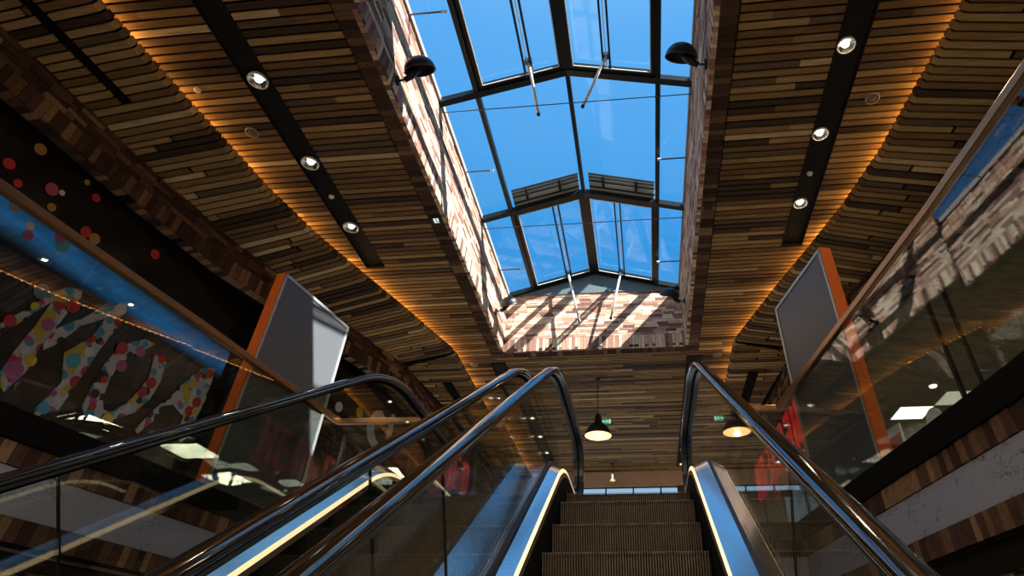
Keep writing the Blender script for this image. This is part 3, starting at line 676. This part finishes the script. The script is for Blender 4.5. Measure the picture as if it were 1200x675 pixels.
def slab(pts, outx, name, sgn):
    P = [Vector(p) for p in pts]
    mb = MB()
    for a,b in zip(P,P[1:]): mb.hexa([(a.x,a.y,.72),(b.x,b.y,.72),(outx,b.y,.72),(outx,a.y,.72)],[(a.x,a.y,FZ),(b.x,b.y,FZ),(outx,b.y,FZ),(outx,a.y,FZ)])
    struct(mb.build('floor_gallery_'+name,FLOORM))
    bk = MB(); blk = MB(); mar = MB(); so = MB()
    for a,b in zip(P,P[1:]):
        d = (b-a); W = d.length; d.normalize(); n = Vector((d.y,-d.x))
        if n.x*sgn > 0: n = -n                       # n faces the void
        f = lambda u,o,z: ((a+d*u+n*o).x,(a+d*u+n*o).y,z)
        def bx(m_,u0,u1,o0,o1,z0,z1,k=0): m_.hexa([f(u0,o0,z0),f(u1,o0,z0),f(u1,o1,z0),f(u0,o1,z0)],[f(u0,o0,z1),f(u1,o0,z1),f(u1,o1,z1),f(u0,o1,z1)],k)
        bx(blk,0,W,0,.035,1.30,1.475)
        bx(mar,0,W,0,.008,.90,1.16)
        bx(blk,0,W,0,.004,.74,1.30)
        bx(blk,0,W,-.45,.0,.70,.74)
        for z0,z1,dp in ((1.165,1.295,.016),(.765,.895,.016)):
            u = 0
            while u < W-.004:
                e = min(W,u+.075*rnd.uniform(.75,1.3)); bx(bk,u+.003,e-.003,.004,dp+rnd.uniform(-.003,.004),z0,z1,rnd.choices(range(5),[3,4,4,3,4])[0]); u = e
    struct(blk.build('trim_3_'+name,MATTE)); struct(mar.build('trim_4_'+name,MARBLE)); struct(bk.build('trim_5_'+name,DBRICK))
slab(BAL_R,8.6,'right',1); slab(BAL_L,-9.5,'left',-1)
# landing slab between and behind the galleries
mb = MB(); mb.box(-9.5,8.6,6.25,YE+4,.72,FZ-.02); struct(mb.build('floor_landing',FLOORM))
for (x0,x1,nm) in ((-3.52,-2.45,'left'),(.75,1.52,'right')):
    bk = MB(); mar = MB(); blk = MB(); yy = 6.235
    blk.box(x0,x1,yy-.03,yy+.02,1.30,1.475); mar.box(x0,x1,yy,yy+.014,.90,1.16); blk.box(x0,x1,yy+.004,yy+.02,.74,1.30)
    for z0,z1 in ((1.165,1.295),(.765,.895)):
        u = x0
        while u < x1-.004: e = min(x1,u+.075*rnd.uniform(.75,1.3)); bk.box(u+.003,e-.003,yy-.012,yy+.01,z0,z1,rnd.choices(range(5),[3,4,4,3,4])[0]); u = e
    struct(bk.build('trim_6_'+nm,DBRICK)); struct(mar.build('trim_7_'+nm,MARBLE)); struct(blk.build('trim_8_'+nm,BLACK))
# slatted ceiling under the galleries
for nm,f0,x1 in (('right',lambda y: interp([(p[1],p[0]) for p in BAL_R],y)+.46,8.4),('left',lambda y: interp([(p[1],p[0]) for p in BAL_L],y)-.46,-9.4)):
    mb = MB(); y = -1
    while y < 6.2:
        a,b = sorted((f0(y),x1)); boards(mb,a,b,y,.675); y += PITCH
    struct(mb.build('ceiling_lower_'+nm,WOOD,recalc=False))

# ------------------------------------------------------------------ escalators
def zfl(h): return 1.49+1.085*h
def epath(h, y0, y1, R0=1.1, n=14):
    """points (y,z) and unit normals for a line h above the step nosing"""
    zf = zfl(h); b = (1.54-h)/CT; yi = (zf+b)/TT; R = R0+.9*h; T = R*math.tan(TH/2)
    ys, zs = yi-T*CT, zf-T*ST; cy, cz = yi+T, zf-R
    P = [(y0, TT*y0-b)]
    k = 6
    for i in range(1,k): yy = y0+(ys-y0)*i/k; P.append((yy, TT*yy-b))
    for i in range(n+1):
        a = TH*(1-i/n); P.append((cy-R*math.sin(a), cz+R*math.cos(a)))
    if y1 > cy+.01: P.append((y1, zf))
    return P
def tang(P):
    out = []
    for i in range(len(P)):
        a = P[max(i-1,0)]; b = P[min(i+1,len(P)-1)]; dy, dz = b[0]-a[0], b[1]-a[1]; l = math.hypot(dy,dz); out.append((-dz/l, dy/l))
    return out
def sweep(mb, P, prof, mi=0, closed=True):     # prof: (x, offset along local normal)
    N_ = tang(P); mb.rings([[(x, p[0]+n[0]*o, p[1]+n[1]*o) for x,o in prof] for p,n in zip(P,N_)], mi, closed, closed)
def cut(P, s0, s1, base):      # keep the part of path whose projection on the incline (from the eye foot) lies in s0..s1
    return P
def make_escalator(xc, rails, slope, label, outer_left, outer_right, s_off):
    y0 = -.9; t = thing('escalator', label, 'escalator', (xc, 2.5, -1.5), 'pair of escalators')
    xl, xr = rails; hw = .515
    for xg, sg, wide in ((xl,-1,outer_left),(xr,1,outer_right)):
        # handrail
        XG = xg+(-.018 if wide is None else sg*.03)
        P = epath(.99, y0, 6.62)
        cy_, cz_, r = 6.62, P[-1][1]-.37, .37
        P2 = P+[(cy_+r*math.sin(a), cz_+r*math.cos(a)) for a in [math.pi*i/14 for i in range(1,15)]]+[(6.2, cz_-r)]
        prof = [(xg+.040*math.cos(a), .0175*math.sin(a)*(1 if math.sin(a) > 0 else 1.0)) for a in [2*math.pi*k/20 for k in range(20)]]
        prof = [(xg+math.copysign(abs(math.cos(a))**.6,math.cos(a))*.041, math.copysign(abs(math.sin(a))**.75,math.sin(a))*.019) for a in [2*math.pi*k/20+.05 for k in range(20)]]
        mb = MB(); sweep(mb,P2,prof); part(mb,'handrail',RUBBER,t,True)
        mb = MB(); sweep(mb,P2,[(xg-.028,-.021),(xg+.028,-.021),(xg+.028,-.033),(xg-.028,-.033)]); part(mb,'handrail_track',STEELD,t)
        mb = MB(); sweep(mb,P2,[(XG-.012,-.034),(XG+.012,-.034),(XG+.012,-.055),(XG-.012,-.055)]); part(mb,'track_seal',MATTE,t)
        # glass panes, joints square to the incline
        XG = xg+(-.018 if wide is None else sg*.03)
        top = epath(.945, y0, 6.62); bot = epath(.24, y0, 6.62)
        topz = top[-1][1]; rr = .33; top2 = top+[(6.62+rr*math.sin(a), topz-rr+rr*math.cos(a)) for a in [math.pi*i/10 for i in range(1,10)]]+[(6.6,topz-2*rr)]
        SY = 1.54*ST
        def at_s(h, s): return (s*CT+(1.54-h)*ST, s*ST-(1.54-h)*CT)
        cuts = [-2.2, .02, 2.22]
        for a,b in zip(cuts,cuts[1:]):
            q = [at_s(.24,a+.004),at_s(.24,b-.004),at_s(.945,b-.004),at_s(.945,a+.004)]
            mb = MB(); mb.hexa([(XG-.006,y,z) for y,z in q],[(XG+.006,y,z) for y,z in q]); part(mb,'glass_panel',GLASSB,t)
            q = [at_s(.24,b-.004),at_s(.24,b+.004),at_s(.945,b+.004),at_s(.945,b-.004)]; mb = MB(); mb.hexa([(XG-.005,y,z) for y,z in q],[(XG+.005,y,z) for y,z in q]); part(mb,'joint_seal',MATTE,t)
        st_ = at_s(.945,2.228); sb_ = at_s(.24,2.228)
        tp = [st_]+[p for p in top2 if p[0] > st_[0]+.01 or p in top2[len(top):]]; bp_ = [sb_]+[p for p in bot if p[0] > sb_[0]+.01]
        poly = tp+list(reversed(bp_))
        me = MB(); bm = bmesh.new(); vs = [bm.verts.new((XG-.006,y,z)) for y,z in poly]; fa = bm.faces.new(vs); bmesh.ops.triangulate(bm,faces=[fa])
        ex = bmesh.ops.extrude_face_region(bm,geom=bm.faces[:])
        for v in ex['geom']:
            if isinstance(v,bmesh.types.BMVert): v.co.x += .012
        bmesh.ops.recalc_face_normals(bm,faces=bm.faces); bm.verts.index_update()
        me.v = [tuple(v.co) for v in bm.verts]; me.f = [tuple(v.index for v in q.verts) for q in bm.faces]; me.m = [0]*len(me.f); bm.free()
        part(me,'glass_panel',GLASSB,t,recalc=False)
        # inner deck, light strip, skirt
        xs = xc+sg*(hw+.012)
        D = epath(.17, y0, 6.9)
        mb = MB(); sweep(mb,D,[(xs,-.62),(xs+sg*.02,-.62),(xs+sg*.02,-.055),(xs,-.055)]); part(mb,'skirt_panel',MATTE,t)
        mb = MB(); sweep(mb,D,[(xs-sg*.001,-.054),(xs+sg*.02,-.054),(xs+sg*.02,-.018),(xs+sg*.004,-.018)]); part(mb,'skirt_trim',STEEL,t)
        mb = MB(); sweep(mb,D,[(xs+sg*.004,-.017),(xs+sg*.02,-.017),(xs+sg*.024,.010),(xs+sg*.012,.010)]); part(mb,'light_strip',LED,t)
        mb = MB(); xg2 = XG-sg*.018
        sweep(mb,D,[(xs+sg*.014,.012),(xg2,.012+slope*abs(xg2-xs-sg*.014)),(xg2,slope*abs(xg2-xs-sg*.014)),(xs+sg*.03,.002)]); part(mb,'inner_deck',STEEL,t)
        mb = MB(); sweep(mb,D,[(XG-.018,.02),(XG+.018,.02),(XG+.018,.074),(XG-.018,.074)]); part(mb,'glass_channel',BLACK,t)
        # outer deck
        if wide is not None:
            if wide == 'free':
                x1, x2 = XG+sg*.018, xg+sg*.12
                mb = MB(); sweep(mb,D,[(x1,.062),(x2,.062),(x2,.050),(x1,.050)]); part(mb,'outer_deck',STEEL,t)
                mb = MB(); sweep(mb,D,[(x2,.050),(x2+sg*.05,-.06),(x2+sg*.05,-.75),(x2+sg*.04,-.75),(x2+sg*.04,-.06),(x2-sg*.01,.045)]); part(mb,'side_cladding',STEEL,t)
            else:
                x1, x2 = sorted((XG+sg*.018, wide)); mb = MB(); sweep(mb,D,[(x1,.080),(x2,.044),(x2,.032),(x1,.068)]); tag(mb.build('deck_plate',STEEL),'wide shiny steel cover plate between the two escalators, mirroring the blue sky','cover plate')
    # ribbed steps
    K = 62; pw = 2*hw/K; proto = None
    def pos(s):
        y = s*CT+1.54*ST; z = s*ST-1.54*CT; return y,z
    b0 = 1.54/CT; zf = 1.49; yi = (zf+b0)/TT
    sl = [s_off-.461*k for k in range(0,12)]
    mb = MB(); prof = []
    for k in range(K):
        x0 = xc-hw+pw*k; prof += [(x0,0.),(x0+pw*.42,0.),(x0+pw*.5,-.012),(x0+pw*.92,-.012)]
    prof.append((xc+hw,-.012))
    rings = [[(x, o*-1, -.22) for x,o in prof],[(x,-o,-.012) for x,o in prof],[(x,-o+.006,o*.4) for x,o in prof],[(x,.40,o) for x,o in prof]]
    def mkstep(Y,Z,hh=.22):
        mb = MB(); rings = [[(x,Y-o+.06,Z-hh) for x,o in prof],[(x,Y-o+.012,Z-.03) for x,o in prof],[(x,Y-o+.0,Z-.008+o*.3) for x,o in prof],[(x,Y-o+.008,Z+o*.8) for x,o in prof],[(x,Y+.40,Z+o) for x,o in prof]]
        mb.rings(rings,0,False,False)
        for i in range(len(mb.m)): mb.m[i] = 1 if (i % (4*K)) % 4 == 2 else 0
        mb.face([(xc-hw,Y+.06,Z-hh),(xc-hw,Y+.4,Z-hh),(xc-hw,Y+.4,Z-.0125),(xc-hw,Y+.02,Z-.0125)]); mb.face([(xc+hw,Y+.06,Z-hh),(xc+hw,Y+.4,Z-hh),(xc+hw,Y+.4,Z-.0125),(xc+hw,Y+.02,Z-.0125)])
        return mb
    first = None
    for s in sl:
        Y,Z = pos(s)
        if first is None: first = mkstep(Y,Z).build('step',[RIB,GROOVE_SHADE],t,recalc=False); y00,z00 = Y,Z
        else:
            c = first.copy(); C.objects.link(c); c.parent = t; c.location = first.location+Vector((0,Y-y00,Z-z00))
    Y,Z = pos(s_off)
    for k,zz in ((1,1.455),(2,1.487),(3,1.49)):
        mkstep(Y+.383*k,zz,.2).build('step',[RIB,GROOVE_SHADE],t,recalc=False)
    mb = MB(); mb.box(xc-hw-.1,xc+hw+.1,Y+.383*4+.02,6.9,1.46,1.497); part(mb,'comb_plate',STEEL,t)
    # truss body underneath so nothing shows through
    mb = MB(); D = epath(-.35,y0,6.6)
    sweep(mb,D,[(xc-hw-.02,0),(xc+hw+.02,0),(xc+hw+.02,-.5),(xc-hw-.02,-.5)]); part(mb,'truss_casing',MATTE,t)
    return t
make_escalator(-.132,(-.734,.505),.48,'right escalator the viewer rides up, with ribbed brown steps and lit skirts',-1.053+.018,'free',4.60)
make_escalator(-1.68,(-2.34,-1.035),.62,'left escalator beside the ridden one, seen through the glass','free',None,4.53)

# ------------------------------------------------------------------ ceiling fittings
def downlight(x, y, z, label, hot, r=.085):
    t = thing('downlight', label, 'ceiling light', (x,y,z-.03), 'round downlights in the black ceiling strips')
    mb = MB(); mb.lathe((x,y,z),(0,0,1),[(r,.03),(r+.012,.03),(r+.016,-.002),(r+.008,-.008),(r,-.004),(r,.03)],28); part(mb,'trim_ring',WHITEP,t,True)
    mb = MB(); mb.lathe((x,y,z),(0,0,1),[(r*.45,.028),(r*.8,.018),(r*.99,-.002)],28); part(mb,'reflector',STEEL,t,True)
    mb = MB(); mb.lathe((x,y,z),(0,0,1),[(.001,.012),(r*.38,.014),(r*.46,.026)],20); part(mb,'bulb',BULB if hot else BULBL,t,True)
    return t
ordn = ['nearest','middle','farthest']
for i,y in enumerate((3.70,4.98,6.28)): downlight(-4.18,y,H,'round downlight in the left black ceiling strip, %s of its three' % ordn[i],False,.10)
for i,y in enumerate((3.86,5.08,6.33)): downlight(2.41,y,H,'glaring warm downlight in the right black ceiling strip, %s of its three' % ordn[i],True)
for i in range(5):
    y = 12.43+1.235*i; w = ['first','second','third','fourth','last'][i]
    downlight(1.14,y,H,'%s small downlight of the far right ceiling strip beyond the skylight' % w,True,.055)
    downlight(-2.87,y,H,'%s small downlight of the far left ceiling strip seen through escalator glass' % w,False,.11)
for x,y,lb in ((-4.66,4.41,'round white ceiling speaker near the left amber light line'),(2.89,4.58,'round white ceiling speaker near the right amber light line'),(-3.40,10.71,'round white ceiling speaker beyond the skylight, left'),(1.62,10.70,'round white ceiling speaker beyond the skylight, right')):
    t = thing('ceiling_speaker',lb,'speaker',(x,y,H-.03),'round ceiling speakers')
    mb = MB(); mb.lathe((x,y,H),(0,0,1),[(.07,.01),(.085,.0),(.08,-.012),(.066,-.014)],24); part(mb,'rim',mat('speaker_rim',(.30,.28,.25),.5),t,True)
    mb = MB(); mb.lathe((x,y,H),(0,0,1),[(.001,-.02),(.03,-.018),(.06,-.006),(.064,.0)],24); part(mb,'grille',mat('speaker_grille',(.16,.13,.10),.6),t,True)
for x,y,z,lb in ((-4.19,5.63,H+.03,'small pale sensor in the left black ceiling strip'),(2.43,5.77,H+.03,'small pale sensor in the right black ceiling strip'),(-4.95,3.75,H,'small sprinkler head near the left amber line')):
    mb = MB(); mb.lathe((x,y,z),(0,0,-1),[(.001,.03),(.02,.03),(.036,.018),(.04,0)],16); tag(mb.build('ceiling_sensor',WHITEP,smooth=True),lb,'sensor')
def exit_sign(c, w, h, label, dark=False):
    t = thing('exit_sign',label,'sign',(c[0],c[1],c[2]-h/2))
    x,y,z = c; mb = MB(); mb.box(x-w/2,x+w/2,y,y+.03,z-h/2,z+h/2); part(mb,'sign_box',GREENX if not dark else BLACK,t)
    wm = WHITEX
    mb = MB(); u = w/20
    mb.box(x-8*u,x-2.5*u,y-.004,y-.0005,z-.6*u,z+.6*u); 
    mb.hexa([(x-9*u,y-.004,z),(x-6.5*u,y-.004,z-2.4*u),(x-6.5*u,y-.004,z+2.4*u)],[(x-9*u,y-.0005,z),(x-6.5*u,y-.0005,z-2.4*u),(x-6.5*u,y-.0005,z+2.4*u)])
    part(mb,'arrow',wm,t)
    mb = MB(); 
    mb.lathe((x+1.2*u,y-.004,z+3.0*u),(0,1,0),[(.001,0),(1.0*u,0),(1.0*u,.0035)],12)
    mb.tube([(x+1.2*u,y-.003,z+1.8*u),(x+.6*u,y-.003,z-.6*u)],.7*u,6); mb.tube([(x+.6*u,y-.003,z-.6*u),(x-1.0*u,y-.003,z-1.6*u),(x-1.4*u,y-.003,z-3.6*u)],.5*u,6)
    mb.tube([(x+.6*u,y-.003,z-.6*u),(x+2.0*u,y-.003,z-2.0*u),(x+3.4*u,y-.003,z-2.2*u)],.5*u,6); mb.tube([(x-1.2*u,y-.003,z+.6*u),(x+1.2*u,y-.003,z+1.6*u),(x+2.8*u,y-.003,z+.4*u)],.45*u,6)
    part(mb,'running_figure',wm,t)
    mb = MB(); mb.box(x+5*u,x+9*u,y-.004,y-.0005,z-4*u,z+4*u); part(mb,'door_mark',wm,t)
    return t
exit_sign((-.80,13.4,5.52),.22,.12,'green and white running figure exit sign behind the black pendant lamp')
for x,y,lb,m in ((-2.83,6.20,'small pale symbol plate on the left brick edge of the skylight',WHITEX),(1.12,6.24,'small black plate on the right brick edge of the skylight',BLACK)):
    t = thing('symbol_plate',lb,'sign',(x,y,H-.03))
    mb = MB(); mb.box(x-.06,x+.06,y-.075,y+.075,H-.028,H-.009); part(mb,'plate',BLACK,t)
    mb = MB(); 
    for q in ((-.035,.035,.03,.045),(-.035,.035,-.005,.01),(-.035,.035,-.045,-.03),(-.035,-.02,-.045,.045),(.02,.035,-.045,.01)): mb.box(x+q[0],x+q[1],y+q[2],y+q[3],H-.031,H-.0285)
    part(mb,'symbol',m,t)

# pendants
def pendant(x,y,zb,R,label,ztop=H):
    t = thing('pendant_lamp',label,'pendant lamp',(x,y,zb),'black pendant lamps beyond the escalators')
    k = R/.27
    mb = MB(); mb.lathe((x,y,zb),(0,0,1),[(R,0),(R*1.0,.03*k),(R*.93,.09*k),(R*.75,.17*k),(R*.5,.235*k),(R*.32,.27*k),(R*.27,.30*k),(R*.26,.40*k),(R*.24,.43*k),(R*.10,.46*k),(.02,.50*k),(.001,.505*k)],36); part(mb,'lamp_shade',BLACK,t,True)
    mb = MB(); mb.lathe((x,y,zb),(0,0,1),[(R*.985,.004),(R*.9,.09*k),(R*.7,.16*k),(R*.45,.22*k),(.001,.24*k)],36); part(mb,'shade_lining',PENDIN,t,True)
    mb = MB(); mb.lathe((x,y,zb),(0,0,1),[(.001,.02),(R*.25,.035),(R*.33,.08),(R*.2,.15),(.02,.17)],20); part(mb,'bulb',PENDB,t,True)
    mb = MB(); mb.tube([(x,y,zb+.48*k),(x,y,ztop-.02)],.009,6); part(mb,'cord',BLACK,t)
    mb = MB(); mb.lathe((x,y,ztop),(0,0,-1),[(.001,.05),(.05,.045),(.06,.0)],16); part(mb,'canopy',BLACK,t,True)
    return t
pendant(-.87,11.6,4.47,.275,'large black bell pendant lamp with warm glowing inside, hanging beyond the top steps')
pendant(-.87,17.1,5.24,.085,'tiny black pendant lamp by the end wall above the far windows')
# far end wall with windows
mb = MB(); mb.box(-9.5,8.6,YE,YE+.2,5.31,6.0); struct(mb.build('wall_back',BEIGE))
mb = MB(); mb.box(-9.5,-4.4,YE,YE+.2,FZ,5.31); mb.box(1.35,8.6,YE,YE+.2,FZ,5.31); struct(mb.build('wall_back_piers',BEIGE))
w = struct(bpy.data.objects.new('window_3',None)); C.objects.link(w); w.location = (-1.5,YE+.1,FZ+ZO)
mb = MB()
for x in [-4.4+.82*i for i in range(8)]: mb.box(x-.02,x+.02,YE+.06,YE+.12,FZ,5.31)
for z in (5.30,4.2,2.6): mb.box(-4.4,1.35,YE+.06,YE+.12,z-.02,z+.02)
mb.build('window_frame',BLACK,w)
mb = MB(); mb.box(-4.4,1.35,YE+.085,YE+.095,FZ,5.31); mb.build('window_pane',GLASS,w)
mb = MB(); mb.box(1.0,1.45,YE-.03,YE,5.0,5.3); tag(mb.build('wall_box',DBRICK[1]),'small brown box at the top right corner of the far windows','box')

# ------------------------------------------------------------------ lower hall shell
mb = MB(); mb.box(-9.5,8.6,-8,12,-3.5,-3.44); struct(mb.build('floor',FLOORM))
mb = MB(); mb.box(-9.6,-9.5,-8,YE,-3.44,6); struct(mb.build('wall_left_outer',BEIGE))
mb = MB(); mb.box(8.6,8.7,-8,YE,-3.44,6); struct(mb.build('wall_right_outer',BEIGE))
mb = MB(); mb.box(-9.5,8.6,7.2,7.4,-3.44,.7); struct(mb.build('wall_back_lower',BEIGE))

mb = MB(); mb.box(-9.6,8.7,-8.2,-8,-3.5,6.2); struct(mb.build('wall_front',BEIGE))
mb = MB(); mb.box(-9.6,8.7,-8,-1,H,6.2); struct(mb.build('ceiling_rear',BEIGE))
# ------------------------------------------------------------------ light
sun = bpy.data.lights.new('sun','SUN'); sun.energy = 19.0; sun.angle = math.radians(.5); sun.color = (1,.93,.82)
so = bpy.data.objects.new('sun',sun); C.objects.link(so); so.location = (12,-6,20)
so.rotation_euler = Vector((-.9,.585,-1)).to_track_quat('-Z','Y').to_euler()
wd = bpy.data.worlds.new('world'); bpy.context.scene.world = wd; wd.use_nodes = True; N = wd.node_tree.nodes; L = wd.node_tree.links
bg = N['Background']; tc = N.new('ShaderNodeTexCoord'); sp = N.new('ShaderNodeSeparateXYZ'); cr = N.new('ShaderNodeValToRGB')
L.new(tc.outputs['Generated'],sp.inputs[0]); L.new(sp.outputs['Z'],cr.inputs[0]); L.new(cr.outputs[0],bg.inputs[0])
e = cr.color_ramp.elements; e[0].position = 0; e[0].color = (.85,.93,1.,1); e[1].position = 1; e[1].color = (.32,.64,1,1)
x = e.new(.18); x.color = (.6,.78,.95,1); x = e.new(.34); x.color = (.22,.48,.80,1); x = e.new(.62); x.color = (.04,.34,.80,1); x = e.new(.85); x.color = (.12,.46,.95,1)
bg.inputs['Strength'].default_value = 1.0
def area(name, loc, size, energy, col, rot=(0,0,0), sy=None):
    l = bpy.data.lights.new(name,'AREA'); l.energy = energy; l.color = col; l.size = size
    if sy: l.shape = 'RECTANGLE'; l.size_y = sy
    o = bpy.data.objects.new(name,l); C.objects.link(o); o.location = (loc[0],loc[1],loc[2]+ZO); o.rotation_euler = rot; return o
for x,y,z in ((-3.2,-5,5.6),(1.5,-5,5.6),(5.5,-5,5.6),(-7,-5,5.6),(5.2,1.5,.6),(5.2,5,.6),(-7,1.5,.6),(-7,5,.6)):
    area('hall_fill_light',(x,y,z),1.2,245 if z > 2 else 40,(1,.80,.56))  # unseen fill lights added to brighten the hall, no fixtures
for x,y in ((-2.4,14.2),(1.9,14.2),(-.9,16.8)):
    l = bpy.data.lights.new('landing_fill_light','SPOT'); l.energy = 420; l.spot_size = math.radians(130); l.spot_blend = .5; l.color = (1,.85,.66); l.shadow_soft_size = .04  # added fill without a fixture, brightens the far ceiling by bounce
    o = bpy.data.objects.new('landing_fill_light',l); C.objects.link(o); o.location = (x,y,5.6+ZO)
for x,y in ((6.2,8.5),(6.2,13)): area('shop_fill_light',(x,y,4.9),1.0,100,(1,.88,.65))  # extra fill added inside the shop, apart from its square lights
for x,y,en in [(2.41,3.86,14),(2.41,5.08,14),(2.41,6.33,14),(-4.18,3.7,6),(-4.18,4.98,6),(-4.18,6.28,6)]+[(1.14,12.43+1.235*i,6) for i in range(5)]+[(-2.87,12.43+1.235*i,6) for i in range(5)]:
    l = bpy.data.lights.new('downlight_beam','SPOT'); l.energy = en*4; l.spot_size = math.radians(85); l.spot_blend = .6; l.color = (1,.8,.55); l.shadow_soft_size = .05
    o = bpy.data.objects.new('downlight_beam',l); C.objects.link(o); o.location = (x,y,H-.03+ZO)
l = bpy.data.lights.new('pendant_light','POINT'); l.energy = 8; l.color = (1,.75,.45); l.shadow_soft_size = .05
o = bpy.data.objects.new('pendant_light',l); C.objects.link(o); o.location = (-.87,11.6,4.44+ZO)

# ------------------------------------------------------------------ camera
cam = bpy.data.cameras.new('camera'); co = bpy.data.objects.new('camera',cam); C.objects.link(co); bpy.context.scene.camera = co
yaw, pit, rol = math.radians(-6.07), math.radians(36.37), math.radians(.73)
fw = Vector((math.sin(yaw)*math.cos(pit), math.cos(yaw)*math.cos(pit), math.sin(pit))); rt = Vector((math.cos(yaw),-math.sin(yaw),0)); up = rt.cross(fw)
r2 = rt*math.cos(rol)+up*math.sin(rol); u2 = -rt*math.sin(rol)+up*math.cos(rol)
M = Matrix((r2,u2,-fw)).transposed().to_4x4(); M.translation = Vector((0,0,ZO)); co.matrix_world = M
cam.sensor_width = 36; cam.lens = 685.5*36/1200; cam.shift_x = -82.7/1200; cam.shift_y = -15/1200; cam.clip_start = .02
s = bpy.context.scene; s.view_settings.view_transform = 'Standard'; s.view_settings.look = 'None'; s.view_settings.exposure = 0; s.view_settings.gamma = 1; s.view_settings.use_curve_mapping = False
s.cycles.use_denoising = True; s.cycles.max_bounces = 12; s.cycles.transparent_max_bounces = 24; s.cycles.glossy_bounces = 6; s.cycles.diffuse_bounces = 5; s.cycles.sample_clamp_indirect = 8
